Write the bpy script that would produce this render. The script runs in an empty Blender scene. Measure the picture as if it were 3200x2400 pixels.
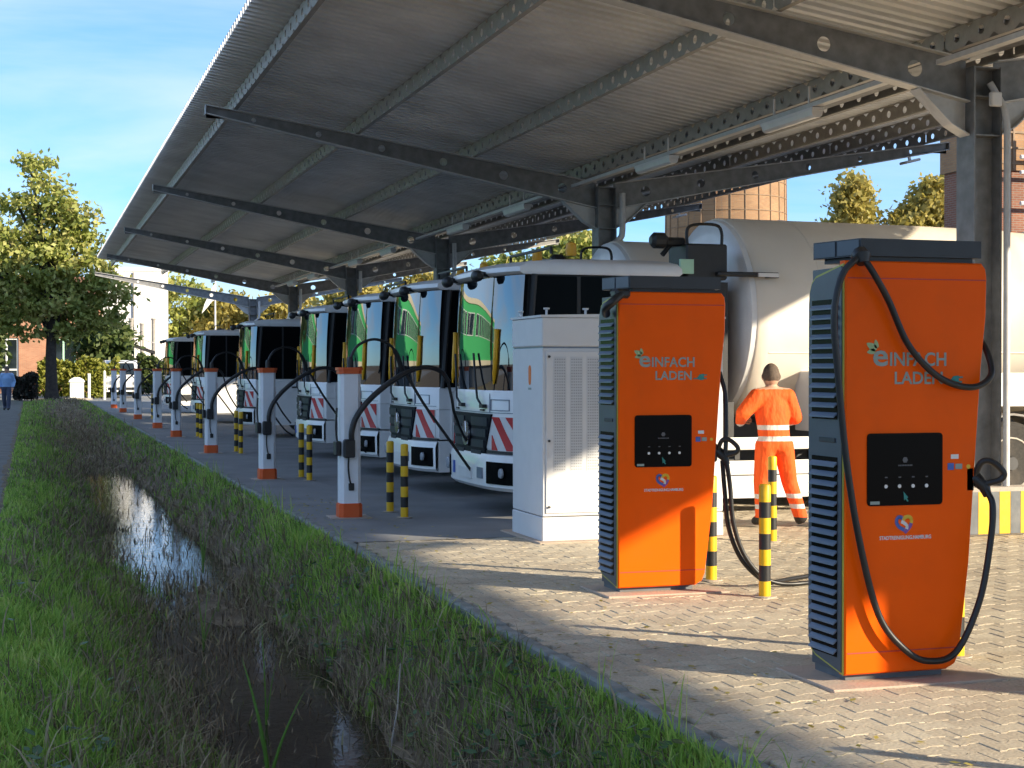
import bpy, bmesh, math, random
import numpy as np
from mathutils import Vector, Matrix

random.seed(7)
rng = np.random.default_rng(11)
R = math.radians
scene = bpy.context.scene
COL = scene.collection

# ------------------------------------------------------------------ camera, sky, sun, exposure
cam_d = bpy.data.cameras.new('camera')
cam = bpy.data.objects.new('camera', cam_d)
COL.objects.link(cam)
cam.location = (0, 0, 1.62)
cam.rotation_euler = (R(90 - 0.544), 0, R(-17.4))
cam_d.sensor_width = 36
cam_d.lens = 54.03
cam_d.clip_start = 0.05
cam_d.clip_end = 3000
scene.camera = cam

SUN_EL, SUN_AZ = 19.0, 133.6          # azimuth clockwise from +Y (where the sun stands)
world = bpy.data.worlds.new('World')
scene.world = world
world.use_nodes = True
wn, wl = world.node_tree.nodes, world.node_tree.links
wn.clear()
sky = wn.new('ShaderNodeTexSky')
sky.sky_type = 'NISHITA'
sky.sun_disc = False
sky.sun_elevation = R(SUN_EL)
sky.sun_rotation = R(SUN_AZ)
sky.altitude = 2000
sky.air_density = 1.0
sky.dust_density = 0.3
sky.ozone_density = 3.0
tc = wn.new('ShaderNodeTexCoord')
mp = wn.new('ShaderNodeMapping')
mp.inputs['Scale'].default_value = (1.0, 1.0, 5.5)
mp.inputs['Location'].default_value = (3.1, 0.2, 0.3)
nz = wn.new('ShaderNodeTexNoise')
nz.inputs['Scale'].default_value = 2.1
nz.inputs['Detail'].default_value = 7
nz.inputs['Roughness'].default_value = 0.55
nz.inputs['Distortion'].default_value = 0.5
cr = wn.new('ShaderNodeValToRGB')
cr.color_ramp.elements[0].position = 0.38
cr.color_ramp.elements[0].color = (0, 0, 0, 1)
cr.color_ramp.elements[1].position = 0.70
cr.color_ramp.elements[1].color = (0.8, 0.8, 0.8, 1)
mx = wn.new('ShaderNodeMixRGB')
mx.inputs['Color2'].default_value = (3.6, 3.9, 4.3, 1)
hs = wn.new('ShaderNodeHueSaturation')
hs.inputs['Saturation'].default_value = 1.0
hs.inputs['Value'].default_value = 1.0
bg = wn.new('ShaderNodeBackground')
bg.inputs['Strength'].default_value = 0.10
wo = wn.new('ShaderNodeOutputWorld')
wl.new(tc.outputs['Generated'], mp.inputs['Vector'])
wl.new(mp.outputs['Vector'], nz.inputs['Vector'])
wl.new(nz.outputs['Fac'], cr.inputs['Fac'])
wl.new(cr.outputs['Color'], mx.inputs['Fac'])
gm = wn.new('ShaderNodeGamma')                # film-like compression of the sky's wide brightness range, same everywhere
gm.inputs['Gamma'].default_value = 0.75
wl.new(sky.outputs['Color'], gm.inputs['Color'])
wl.new(gm.outputs['Color'], hs.inputs['Color'])
wb_ = wn.new('ShaderNodeMixRGB')           # camera white balance is set for the warm sun, so the sky reads bluer
wb_.blend_type = 'MULTIPLY'
wb_.inputs['Fac'].default_value = 1.0
wb_.inputs['Color2'].default_value = (0.62, 0.97, 1.31, 1)
wl.new(hs.outputs['Color'], wb_.inputs['Color1'])
wl.new(wb_.outputs['Color'], mx.inputs['Color1'])
wl.new(mx.outputs['Color'], bg.inputs['Color'])
wl.new(bg.outputs['Background'], wo.inputs['Surface'])

sun_d = bpy.data.lights.new('sun', 'SUN')
sun_d.energy = 3.45
sun_d.angle = R(0.55)
sun_d.color = (1.0, 0.86, 0.64)
sun = bpy.data.objects.new('sun', sun_d)
COL.objects.link(sun)
az = R(SUN_AZ)
to_sun = Vector((math.sin(az) * math.cos(R(SUN_EL)), math.cos(az) * math.cos(R(SUN_EL)), math.sin(R(SUN_EL))))
sun.rotation_euler = (-to_sun).to_track_quat('-Z', 'Y').to_euler()

scene.view_settings.view_transform = 'Standard'
scene.view_settings.look = 'None'
scene.view_settings.gamma = 1
scene.view_settings.use_curve_mapping = False
scene.view_settings.exposure = 1.55
scene.cycles.use_denoising = True
scene.cycles.max_bounces = 7
scene.cycles.use_adaptive_sampling = True
scene.cycles.adaptive_threshold = 0.025
scene.cycles.diffuse_bounces = 4
scene.cycles.glossy_bounces = 4
scene.cycles.transparent_max_bounces = 8
scene.cycles.caustics_reflective = False
scene.cycles.caustics_refractive = False

# ------------------------------------------------------------------ materials
MATS = {}


def mat(name, col, rough=0.6, metal=0.0, var=0.12, nscale=6.0, bump=0.0, bscale=40.0, col2=None, spec=0.5,
        rnd=None, coat=0.0, dirt=None, dscale=1.5, trans=0.0, coords='Object', rvar=0.0):
    """procedural surface: noise varied colour, optional second colour, per-leaf random attribute, fine relief"""
    m = bpy.data.materials.new(name)
    m.use_nodes = True
    n, l = m.node_tree.nodes, m.node_tree.links
    b = n['Principled BSDF']
    b.inputs['Roughness'].default_value = rough
    b.inputs['Metallic'].default_value = metal
    b.inputs['Specular IOR Level'].default_value = spec
    b.inputs['Coat Weight'].default_value = coat
    b.inputs['Coat Roughness'].default_value = 0.05
    t = n.new('ShaderNodeTexCoord')
    nt = n.new('ShaderNodeTexNoise')
    nt.inputs['Scale'].default_value = nscale
    nt.inputs['Detail'].default_value = 5
    l.new(t.outputs[coords], nt.inputs['Vector'])
    ramp = n.new('ShaderNodeValToRGB')
    c1 = [max(0, x * (1 - var)) for x in col]
    c2 = [min(1, x * (1 + var)) for x in (col2 or col)]
    ramp.color_ramp.elements[0].position = 0.3
    ramp.color_ramp.elements[1].position = 0.7
    ramp.color_ramp.elements[0].color = (*c1, 1)
    ramp.color_ramp.elements[1].color = (*c2, 1)
    out = ramp.outputs['Color']
    if rnd:
        a = n.new('ShaderNodeAttribute')
        a.attribute_name = 'rnd'
        r2 = n.new('ShaderNodeValToRGB')
        cols = rnd
        for i in range(len(cols) - 2):
            r2.color_ramp.elements.new(0.5)
        for i, c in enumerate(cols):
            e = r2.color_ramp.elements[i]
            e.position = i / (len(cols) - 1)
            e.color = (*c, 1)
        l.new(a.outputs['Fac'], r2.inputs['Fac'])
        out = r2.outputs['Color']
    else:
        l.new(nt.outputs['Fac'], ramp.inputs['Fac'])
    if dirt:
        dn = n.new('ShaderNodeTexNoise')
        dn.inputs['Scale'].default_value = dscale
        dn.inputs['Detail'].default_value = 8
        dn.inputs['Roughness'].default_value = 0.65
        l.new(t.outputs[coords], dn.inputs['Vector'])
        dr = n.new('ShaderNodeValToRGB')
        dr.color_ramp.elements[0].position = 0.5
        dr.color_ramp.elements[1].position = 0.75
        l.new(dn.outputs['Fac'], dr.inputs['Fac'])
        dm = n.new('ShaderNodeMixRGB')
        dm.inputs['Color2'].default_value = (*dirt[:3], 1)
        ds = n.new('ShaderNodeMath')
        ds.operation = 'MULTIPLY'
        ds.inputs[1].default_value = dirt[3]
        l.new(dr.outputs['Color'], ds.inputs[0])
        l.new(ds.outputs[0], dm.inputs['Fac'])
        l.new(out, dm.inputs['Color1'])
        out = dm.outputs['Color']
    l.new(out, b.inputs['Base Color'])
    if rvar:
        rm = n.new('ShaderNodeMapRange')
        rm.inputs['To Min'].default_value = max(0.02, rough - rvar)
        rm.inputs['To Max'].default_value = min(1, rough + rvar)
        l.new(nt.outputs['Fac'], rm.inputs['Value'])
        l.new(rm.outputs['Result'], b.inputs['Roughness'])
    if bump:
        bn = n.new('ShaderNodeTexNoise')
        bn.inputs['Scale'].default_value = bscale
        bn.inputs['Detail'].default_value = 4
        l.new(t.outputs[coords], bn.inputs['Vector'])
        bp = n.new('ShaderNodeBump')
        bp.inputs['Strength'].default_value = bump
        bp.inputs['Distance'].default_value = 0.02
        l.new(bn.outputs['Fac'], bp.inputs['Height'])
        l.new(bp.outputs['Normal'], b.inputs['Normal'])
    if trans:
        tr = n.new('ShaderNodeBsdfTranslucent')
        l.new(out, tr.inputs['Color'])
        ms = n.new('ShaderNodeMixShader')
        ms.inputs['Fac'].default_value = trans
        l.new(b.outputs['BSDF'], ms.inputs[1])
        l.new(tr.outputs['BSDF'], ms.inputs[2])
        l.new(ms.outputs['Shader'], n['Material Output'].inputs['Surface'])
    MATS[name] = m
    return m


def brick_mat(name, c1, c2, mortar, scale=1.0, bw=0.25, bh=0.075):
    m = bpy.data.materials.new(name)
    m.use_nodes = True
    n, l = m.node_tree.nodes, m.node_tree.links
    b = n['Principled BSDF']
    b.inputs['Roughness'].default_value = 0.85
    t = n.new('ShaderNodeTexCoord')
    sep = n.new('ShaderNodeSeparateXYZ')
    add = n.new('ShaderNodeMath')
    add.operation = 'ADD'
    cmb = n.new('ShaderNodeCombineXYZ')
    l.new(t.outputs['Object'], sep.inputs[0])
    l.new(sep.outputs['X'], add.inputs[0])
    l.new(sep.outputs['Y'], add.inputs[1])
    l.new(add.outputs[0], cmb.inputs['X'])
    l.new(sep.outputs['Z'], cmb.inputs['Y'])
    bk = n.new('ShaderNodeTexBrick')
    bk.inputs['Color1'].default_value = (*c1, 1)
    bk.inputs['Color2'].default_value = (*c2, 1)
    bk.inputs['Mortar'].default_value = (*mortar, 1)
    bk.inputs['Scale'].default_value = scale
    bk.inputs['Brick Width'].default_value = bw
    bk.inputs['Row Height'].default_value = bh
    bk.inputs['Mortar Size'].default_value = 0.01
    l.new(cmb.outputs[0], bk.inputs['Vector'])
    nt = n.new('ShaderNodeTexNoise')
    nt.inputs['Scale'].default_value = 0.8
    nt.inputs['Detail'].default_value = 6
    l.new(t.outputs['Object'], nt.inputs['Vector'])
    mm = n.new('ShaderNodeMixRGB')
    mm.blend_type = 'MULTIPLY'
    mm.inputs['Fac'].default_value = 0.5
    rr = n.new('ShaderNodeValToRGB')
    rr.color_ramp.elements[0].position = 0.3
    rr.color_ramp.elements[0].color = (0.5, 0.5, 0.5, 1)
    rr.color_ramp.elements[1].position = 0.7
    l.new(nt.outputs['Fac'], rr.inputs['Fac'])
    l.new(bk.outputs['Color'], mm.inputs['Color1'])
    l.new(rr.outputs['Color'], mm.inputs['Color2'])
    l.new(mm.outputs['Color'], b.inputs['Base Color'])
    MATS[name] = m
    return m


mat('orange_paint', (0.97, 0.115, 0.0), 0.38, var=0.04, nscale=3, bump=0.02, bscale=160, spec=0.12, dirt=(0.55, 0.10, 0.02, 0.25), dscale=2.2)
mat('orange_plastic', (0.70, 0.10, 0.012), 0.5, var=0.1, dirt=(0.25, 0.12, 0.05, 0.4))
mat('charcoal', (0.022, 0.025, 0.032), 0.45, var=0.15, bump=0.03, bscale=200)
mat('slate', (0.070, 0.082, 0.10), 0.4, metal=0.0, var=0.1)
mat('slat_grey', (0.15, 0.19, 0.25), 0.38, var=0.1)
mat('trim_yellow', (0.42, 0.40, 0.06), 0.5)
mat('plinth_grey', (0.12, 0.13, 0.14), 0.6, var=0.2, dirt=(0.3, 0.27, 0.22, 0.5))
mat('screen_black', (0.005, 0.004, 0.004), 0.25, var=0.05, spec=0.06)
mat('print_grey', (0.30, 0.36, 0.33), 0.6, var=0.05)
mat('print_teal', (0.03, 0.24, 0.22), 0.6, var=0.05)
mat('print_leaf', (0.36, 0.48, 0.24), 0.6, var=0.1)
mat('print_white', (0.75, 0.75, 0.75), 0.5, var=0.03)
mat('print_faint', (0.10, 0.10, 0.11), 0.5, var=0.03)
mat('print_blue', (0.05, 0.12, 0.45), 0.5, var=0.05)
mat('print_yellow', (0.75, 0.5, 0.03), 0.5, var=0.05)
mat('print_red', (0.55, 0.04, 0.03), 0.5, var=0.05)
mat('print_orange', (0.75, 0.17, 0.02), 0.5, var=0.05)
mat('print_purple', (0.22, 0.08, 0.35), 0.5, var=0.05)
mat('rubber', (0.012, 0.012, 0.013), 0.42, var=0.2, nscale=20)
mat('white_paint', (0.80, 0.80, 0.80), 0.35, var=0.03, coat=0.25, dirt=(0.42, 0.38, 0.32, 0.25), dscale=1.2)
mat('drum_paint', (0.78, 0.71, 0.61), 0.45, var=0.04, nscale=1.5, dirt=(0.55, 0.47, 0.37, 0.35), dscale=0.9)
mat('post_paint', (0.76, 0.78, 0.82), 0.4, var=0.03, dirt=(0.4, 0.38, 0.34, 0.25), dscale=3)
mat('cabinet_paint', (0.64, 0.64, 0.65), 0.5, var=0.03, bump=0.02, bscale=150, dirt=(0.5, 0.46, 0.4, 0.2), dscale=1.5)
mat('vent_grey', (0.55, 0.56, 0.58), 0.6, var=0.05)
mat('vent_slot', (0.36, 0.37, 0.39), 0.7, var=0.05)
mat('black_glass', (0.004, 0.005, 0.006), 0.2, var=0.0, spec=0.03)
g = mat('windshield_glass', (0.006, 0.009, 0.012), 0.02, var=0.0, spec=1.0)
g.node_tree.nodes['Principled BSDF'].inputs['IOR'].default_value = 1.85
mat('black_plastic', (0.014, 0.015, 0.017), 0.5, var=0.2)
mat('grille_dark', (0.006, 0.008, 0.013), 0.6, var=0.1, spec=0.15)
mat('grille_slat', (0.022, 0.028, 0.040), 0.5, var=0.1, spec=0.25)
mat('chrome', (0.75, 0.77, 0.8), 0.12, metal=1.0, var=0.03)
mat('lens', (0.35, 0.38, 0.42), 0.1, var=0.05)
mat('amber', (0.75, 0.36, 0.01), 0.4, var=0.1)
mat('handle_yellow', (0.80, 0.40, 0.004), 0.4, var=0.08)
mat('hazard_red', (0.48, 0.012, 0.012), 0.45, var=0.08)
mat('hazard_white', (0.66, 0.66, 0.66), 0.45, var=0.05)
mat('tyre', (0.04, 0.037, 0.034), 0.85, var=0.25, nscale=30, dirt=(0.16, 0.13, 0.10, 0.6))
mat('rim', (0.50, 0.46, 0.40), 0.6, metal=0.0, var=0.15, dirt=(0.16, 0.10, 0.06, 0.7), dscale=6)
mat('fender', (0.22, 0.21, 0.20), 0.6, dirt=(0.16, 0.10, 0.06, 0.7), dscale=4)
mat('steel_dark', (0.05, 0.05, 0.052), 0.55, metal=0.2, var=0.2)
mat('bollard_yellow', (0.78, 0.47, 0.006), 0.45, var=0.08, dirt=(0.3, 0.2, 0.08, 0.4), dscale=8)
mat('bollard_black', (0.015, 0.015, 0.016), 0.5, var=0.2)
mat('galv', (0.56, 0.55, 0.535), 0.5, metal=0.1, var=0.08, nscale=14, rvar=0.12, dirt=(0.34, 0.32, 0.29, 0.35), dscale=1.5)
mat('purlin_steel', (0.40, 0.375, 0.34), 0.55, metal=0.1, var=0.08, nscale=14, dirt=(0.24, 0.22, 0.19, 0.35), dscale=1.5)
mat('galv_dark', (0.21, 0.21, 0.21), 0.5, metal=0.1, var=0.25, nscale=7, dirt=(0.12, 0.11, 0.10, 0.4), dscale=1.2)
mat('sheet', (0.86, 0.86, 0.85), 0.5, metal=0.0, var=0.13, nscale=1.2, rvar=0.1, dirt=(0.6, 0.59, 0.56, 0.4), dscale=0.7)
mat('lamp_white', (0.72, 0.70, 0.68), 0.4, var=0.05)
mat('concrete', (0.42, 0.37, 0.32), 0.85, var=0.15, nscale=5, bump=0.25, bscale=60, dirt=(0.24, 0.21, 0.18, 0.5))
mat('slab_concrete', (0.46, 0.36, 0.28), 0.85, var=0.1, nscale=5, bump=0.25, bscale=60, dirt=(0.30, 0.24, 0.19, 0.5))
mat('kerb_stone', (0.20, 0.21, 0.20), 0.9, var=0.25, nscale=7, bump=0.4, bscale=40, dirt=(0.06, 0.08, 0.04, 0.6), dscale=3)
mat('paver', (0.37, 0.315, 0.245), 0.9, var=0.16, nscale=3.0, bump=0.35, bscale=120, dirt=(0.19, 0.16, 0.12, 0.45), dscale=1.3, coords='Object')
mat('joint_sand', (0.21, 0.18, 0.135), 0.95, var=0.3, nscale=20, bump=0.4, bscale=80)
mat('yard', (0.225, 0.226, 0.228), 0.9, var=0.15, nscale=1.2, bump=0.3, bscale=70, dirt=(0.13, 0.135, 0.14, 0.5), dscale=0.5)
mat('path', (0.13, 0.13, 0.125), 0.95, var=0.3, nscale=3, bump=0.5, bscale=30, dirt=(0.06, 0.06, 0.05, 0.5))
mat('soil', (0.10, 0.072, 0.045), 0.95, var=0.35, nscale=3, bump=0.8, bscale=18, col2=(0.15, 0.115, 0.07), coords='Object')
mat('mud', (0.06, 0.042, 0.026), 0.75, var=0.4, nscale=5, bump=0.6, bscale=25)
mat('plaster_white', (0.82, 0.80, 0.76), 0.8, var=0.04, nscale=0.6)
mat('plaster_cream', (0.72, 0.66, 0.48), 0.8, var=0.05)
mat('facade_green', (0.07, 0.50, 0.16), 0.55, var=0.06)
mat('frame_white', (0.75, 0.78, 0.76), 0.5, var=0.05)
mat('frame_mint', (0.42, 0.68, 0.50), 0.5, var=0.05)
mat('pane_dark', (0.012, 0.018, 0.022), 0.06, var=0.0, spec=0.6)
mat('roof_tile', (0.22, 0.10, 0.06), 0.85, var=0.25, nscale=3)
mat('bark', (0.045, 0.036, 0.030), 0.95, var=0.35, nscale=8, bump=0.8, bscale=20)
mat('steel_pipe', (0.32, 0.30, 0.27), 0.6, var=0.2, dirt=(0.2, 0.12, 0.07, 0.5))
mat('skin', (0.52, 0.30, 0.21), 0.6, var=0.06)
mat('hair', (0.10, 0.072, 0.055), 0.8, var=0.3, nscale=40)
mat('shirt_blue', (0.25, 0.42, 0.68), 0.85, var=0.1)
mat('trousers_dark', (0.05, 0.06, 0.10), 0.85, var=0.15)
mat('boot', (0.02, 0.018, 0.016), 0.7, var=0.2)
mat('grass_mat', (0.06, 0.11, 0.02), 0.6, rnd=[(0.10, 0.18, 0.03), (0.21, 0.38, 0.055), (0.35, 0.53, 0.09), (0.52, 0.58, 0.18)], trans=0.42)
mat('weed_mat', (0.1, 0.08, 0.04), 0.85, rnd=[(0.08, 0.06, 0.042), (0.20, 0.15, 0.095), (0.40, 0.32, 0.21), (0.19, 0.25, 0.07)], trans=0.15)
mat('reed_mat', (0.1, 0.2, 0.03), 0.5, rnd=[(0.07, 0.19, 0.02), (0.13, 0.28, 0.04), (0.22, 0.30, 0.08)], trans=0.35)
mat('broadleaf_mat', (0.06, 0.13, 0.04), 0.5, rnd=[(0.02, 0.07, 0.02), (0.05, 0.13, 0.05), (0.09, 0.18, 0.08)], trans=0.25)
mat('leaf_olive', (0.1, 0.12, 0.03), 0.55, rnd=[(0.12, 0.155, 0.03), (0.26, 0.30, 0.06), (0.41, 0.42, 0.12), (0.43, 0.36, 0.14)], trans=0.35)
mat('leaf_green', (0.1, 0.12, 0.03), 0.55, rnd=[(0.04, 0.07, 0.015), (0.08, 0.12, 0.03), (0.15, 0.18, 0.05)], trans=0.35)
mat('leaf_gold', (0.2, 0.15, 0.03), 0.55, rnd=[(0.20, 0.17, 0.04), (0.38, 0.32, 0.07), (0.52, 0.43, 0.13), (0.25, 0.27, 0.08)], trans=0.45)
mat('leaf_hedge', (0.2, 0.2, 0.03), 0.6, rnd=[(0.10, 0.13, 0.012), (0.24, 0.25, 0.03), (0.34, 0.33, 0.06)], trans=0.3)
mat('leaf_dark', (0.02, 0.03, 0.02), 0.7, rnd=[(0.010, 0.014, 0.012), (0.022, 0.026, 0.018), (0.05, 0.03, 0.025)], trans=0.1)
brick_mat('brick_orange', (0.42, 0.17, 0.09), (0.50, 0.23, 0.13), (0.40, 0.30, 0.22))
brick_mat('brick_red', (0.22, 0.075, 0.045), (0.29, 0.11, 0.06), (0.26, 0.22, 0.18))
brick_mat('brick_tan', (0.34, 0.18, 0.085), (0.42, 0.24, 0.115), (0.29, 0.20, 0.13))
mat('strap_rust', (0.24, 0.155, 0.09), 0.7, var=0.2)

# ditch water: dark, still, mirror like
m = mat('water_mat', (0.034, 0.024, 0.017), 0.06, var=0.3, nscale=3, bump=0.12, bscale=9, spec=0.35)

# high visibility cloth with reflective bands at fixed heights (bands sewn on the cloth)


def hivis():
    m = bpy.data.materials.new('hivis')
    m.use_nodes = True
    n, l = m.node_tree.nodes, m.node_tree.links
    b = n['Principled BSDF']
    b.inputs['Roughness'].default_value = 0.8
    t = n.new('ShaderNodeTexCoord')
    sp = n.new('ShaderNodeSeparateXYZ')
    l.new(t.outputs['Object'], sp.inputs[0])
    tot = None
    for z, w in ((1.065, 0.026), (0.945, 0.026), (0.325, 0.024), (0.215, 0.024)):
        s1 = n.new('ShaderNodeMath'); s1.operation = 'SUBTRACT'; s1.inputs[1].default_value = z
        l.new(sp.outputs['Z'], s1.inputs[0])
        ab = n.new('ShaderNodeMath'); ab.operation = 'ABSOLUTE'
        l.new(s1.outputs[0], ab.inputs[0])
        lt = n.new('ShaderNodeMath'); lt.operation = 'LESS_THAN'; lt.inputs[1].default_value = w
        l.new(ab.outputs[0], lt.inputs[0])
        if tot is None:
            tot = lt.outputs[0]
        else:
            ad = n.new('ShaderNodeMath'); ad.operation = 'MAXIMUM'
            l.new(tot, ad.inputs[0]); l.new(lt.outputs[0], ad.inputs[1])
            tot = ad.outputs[0]
    nt = n.new('ShaderNodeTexNoise'); nt.inputs['Scale'].default_value = 9; nt.inputs['Detail'].default_value = 4
    l.new(t.outputs['Object'], nt.inputs['Vector'])
    rr = n.new('ShaderNodeValToRGB')
    rr.color_ramp.elements[0].color = (0.80, 0.075, 0.008, 1)
    rr.color_ramp.elements[1].color = (0.95, 0.135, 0.010, 1)
    l.new(nt.outputs['Fac'], rr.inputs['Fac'])
    mxx = n.new('ShaderNodeMixRGB'); mxx.inputs['Color2'].default_value = (0.62, 0.60, 0.58, 1)
    l.new(tot, mxx.inputs['Fac']); l.new(rr.outputs['Color'], mxx.inputs['Color1'])
    l.new(mxx.outputs['Color'], b.inputs['Base Color'])
    wv = n.new('ShaderNodeTexNoise'); wv.inputs['Scale'].default_value = 14; wv.inputs['Detail'].default_value = 2
    mpp = n.new('ShaderNodeMapping'); mpp.inputs['Scale'].default_value = (1, 1, 0.45)
    l.new(t.outputs['Object'], mpp.inputs[0]); l.new(mpp.outputs[0], wv.inputs['Vector'])
    bp = n.new('ShaderNodeBump'); bp.inputs['Strength'].default_value = 0.8; bp.inputs['Distance'].default_value = 0.03
    l.new(wv.outputs['Fac'], bp.inputs['Height']); l.new(bp.outputs['Normal'], b.inputs['Normal'])
    MATS['hivis'] = m


hivis()

# ------------------------------------------------------------------ mesh helpers


class MB:
    """collects boxes, prisms, tubes ... and links them as ONE mesh object"""

    def __init__(s):
        s.v, s.f, s.m = [], [], []

    def add(s, vs, fs, mi=0):
        o = len(s.v)
        s.v.extend([tuple(p) for p in vs])
        for f in fs:
            s.f.append([i + o for i in f])
            s.m.append(mi)
        return s

    def box(s, x0, x1, y0, y1, z0, z1, mi=0, bevel=0.0):
        if bevel <= 0:
            vs = [(x0, y0, z0), (x1, y0, z0), (x1, y1, z0), (x0, y1, z0), (x0, y0, z1), (x1, y0, z1), (x1, y1, z1), (x0, y1, z1)]
            return s.add(vs, [(0, 3, 2, 1), (4, 5, 6, 7), (0, 1, 5, 4), (1, 2, 6, 5), (2, 3, 7, 6), (3, 0, 4, 7)], mi)
        b = bevel
        ring = [(x0 + b, y0), (x1 - b, y0), (x1, y0 + b), (x1, y1 - b), (x1 - b, y1), (x0 + b, y1), (x0, y1 - b), (x0, y0 + b)]
        rin = [(x0 + b, y0 + b), (x1 - b, y0 + b), (x1 - b, y0 + b), (x1 - b, y1 - b), (x1 - b, y1 - b), (x0 + b, y1 - b), (x0 + b, y1 - b), (x0 + b, y0 + b)]
        vs = [(x, y, z0) for x, y in rin] + [(x, y, z0 + b) for x, y in ring] + [(x, y, z1 - b) for x, y in ring] + [(x, y, z1) for x, y in rin]
        fs = [tuple(range(7, -1, -1)), tuple(range(24, 32))]
        for k in range(3):
            for i in range(8):
                j = (i + 1) % 8
                fs.append((k * 8 + i, k * 8 + j, (k + 1) * 8 + j, (k + 1) * 8 + i))
        return s.add(vs, fs, mi)

    def prism(s, poly, axis, a, b, mi=0, caps=True):
        """poly in the plane normal to axis, extruded a..b; x:(y,z) y:(x,z) z:(x,y)"""
        n = len(poly)

        def p(q, t):
            return {'x': (t, q[0], q[1]), 'y': (q[0], t, q[1]), 'z': (q[0], q[1], t)}[axis]
        vs = [p(q, a) for q in poly] + [p(q, b) for q in poly]
        fs = [(i, (i + 1) % n, n + (i + 1) % n, n + i) for i in range(n)]
        if caps:
            fs += [tuple(range(n - 1, -1, -1)), tuple(range(n, 2 * n))]
        return s.add(vs, fs, mi)

    def tube(s, pts, r, n=8, mi=0, caps=True):
        pts = [Vector(p) for p in pts]
        rs = r if isinstance(r, (list, tuple)) else [r] * len(pts)
        up = None
        vs, fs = [], []
        for i, p in enumerate(pts):
            d = (pts[min(i + 1, len(pts) - 1)] - pts[max(i - 1, 0)]).normalized()
            if up is None:
                up = Vector((0, 0, 1)) if abs(d.z) < 0.9 else Vector((1, 0, 0))
            a = d.cross(up)
            if a.length < 1e-5:
                a = d.cross(Vector((0, 1, 0)))
            a.normalize()
            b = a.cross(d).normalized()
            up = b
            for k in range(n):
                t = 2 * math.pi * k / n
                vs.append(p + a * (rs[i] * math.cos(t)) + b * (rs[i] * math.sin(t)))
        for i in range(len(pts) - 1):
            for k in range(n):
                j = (k + 1) % n
                fs.append((i * n + k, i * n + j, (i + 1) * n + j, (i + 1) * n + k))
        if caps:
            fs += [tuple(range(n - 1, -1, -1)), tuple(range((len(pts) - 1) * n, len(pts) * n))]
        return s.add(vs, fs, mi)

    def lathe(s, prof, axis='z', c=(0, 0, 0), n=24, mi=0, mis=None):
        """prof: (radius, along)"""
        vs, fs, ms = [], [], []
        for r, h in prof:
            for k in range(n):
                t = 2 * math.pi * k / n
                q = (r * math.cos(t), r * math.sin(t))
                v = {'z': (q[0], q[1], h), 'x': (h, q[0], q[1]), 'y': (q[0], h, q[1])}[axis]
                vs.append((v[0] + c[0], v[1] + c[1], v[2] + c[2]))
        o = len(s.v)
        s.v.extend(vs)
        for i in range(len(prof) - 1):
            for k in range(n):
                j = (k + 1) % n
                s.f.append([o + i * n + k, o + i * n + j, o + (i + 1) * n + j, o + (i + 1) * n + k])
                s.m.append(mis[i] if mis else mi)
        s.f.append([o + k for k in range(n - 1, -1, -1)])
        s.m.append(mis[0] if mis else mi)
        s.f.append([o + (len(prof) - 1) * n + k for k in range(n)])
        s.m.append(mis[-1] if mis else mi)
        return s

    def mesh(s, name, mats, smooth=False):
        me = bpy.data.meshes.new(name)
        me.from_pydata(s.v, [], s.f)
        for mm in (mats if isinstance(mats, (list, tuple)) else [mats]):
            me.materials.append(MATS[mm])
        me.polygons.foreach_set('material_index', s.m)
        bm = bmesh.new()
        bm.from_mesh(me)
        bmesh.ops.remove_doubles(bm, verts=bm.verts, dist=1e-5)
        bmesh.ops.recalc_face_normals(bm, faces=bm.faces)
        bm.to_mesh(me)
        bm.free()
        if smooth:
            me.polygons.foreach_set('use_smooth', [True] * len(me.polygons))
            me.set_sharp_from_angle(angle=R(38))
        me.update()
        return me

    def build(s, name, mats, parent=None, smooth=False, **kw):
        return obj(name, s.mesh(name, mats, smooth), parent, **kw)


def obj(name, me, parent=None, loc=None, rot=None, label=None, cat=None, group=None, kind=None):
    o = bpy.data.objects.new(name, me)
    COL.objects.link(o)
    if parent is not None:
        o.parent = parent
    if loc is not None:
        o.location = loc
    if rot is not None:
        o.rotation_euler = rot
    tag(o, label, cat, group, kind)
    return o


def tag(o, label=None, cat=None, group=None, kind=None):
    for k, v in (('label', label), ('category', cat), ('group', group), ('kind', kind)):
        if v:
            o[k] = v
    return o


def thing(name, label, cat, loc=(0, 0, 0), rz=0, group=None):
    o = bpy.data.objects.new(name, None)
    COL.objects.link(o)
    o.empty_display_size = 0.2
    o.location = loc
    o.rotation_euler = (0, 0, rz)
    return tag(o, label, cat, group)


def copy_tree(o, parent=None):
    c = o.copy()
    COL.objects.link(c)
    c.parent = parent
    for ch in list(o.children):
        copy_tree(ch, c)
    return c


def dup(o, loc, label, rz=None):
    c = copy_tree(o)
    c.location = loc
    if rz is not None:
        c.rotation_euler = (0, 0, rz)
    c['label'] = label
    return c


def spline(pts, n=10):
    """Catmull-Rom through pts"""
    P = [Vector(p) for p in pts]
    P = [P[0] * 2 - P[1]] + P + [P[-1] * 2 - P[-2]]
    out = []
    for i in range(1, len(P) - 2):
        for k in range(n):
            t = k / n
            a, b, c, d = P[i - 1], P[i], P[i + 1], P[i + 2]
            out.append(0.5 * ((2 * b) + (c - a) * t + (2 * a - 5 * b + 4 * c - d) * t * t + (3 * b - a - 3 * c + d) * t ** 3))
    out.append(P[-2])
    return out


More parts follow.
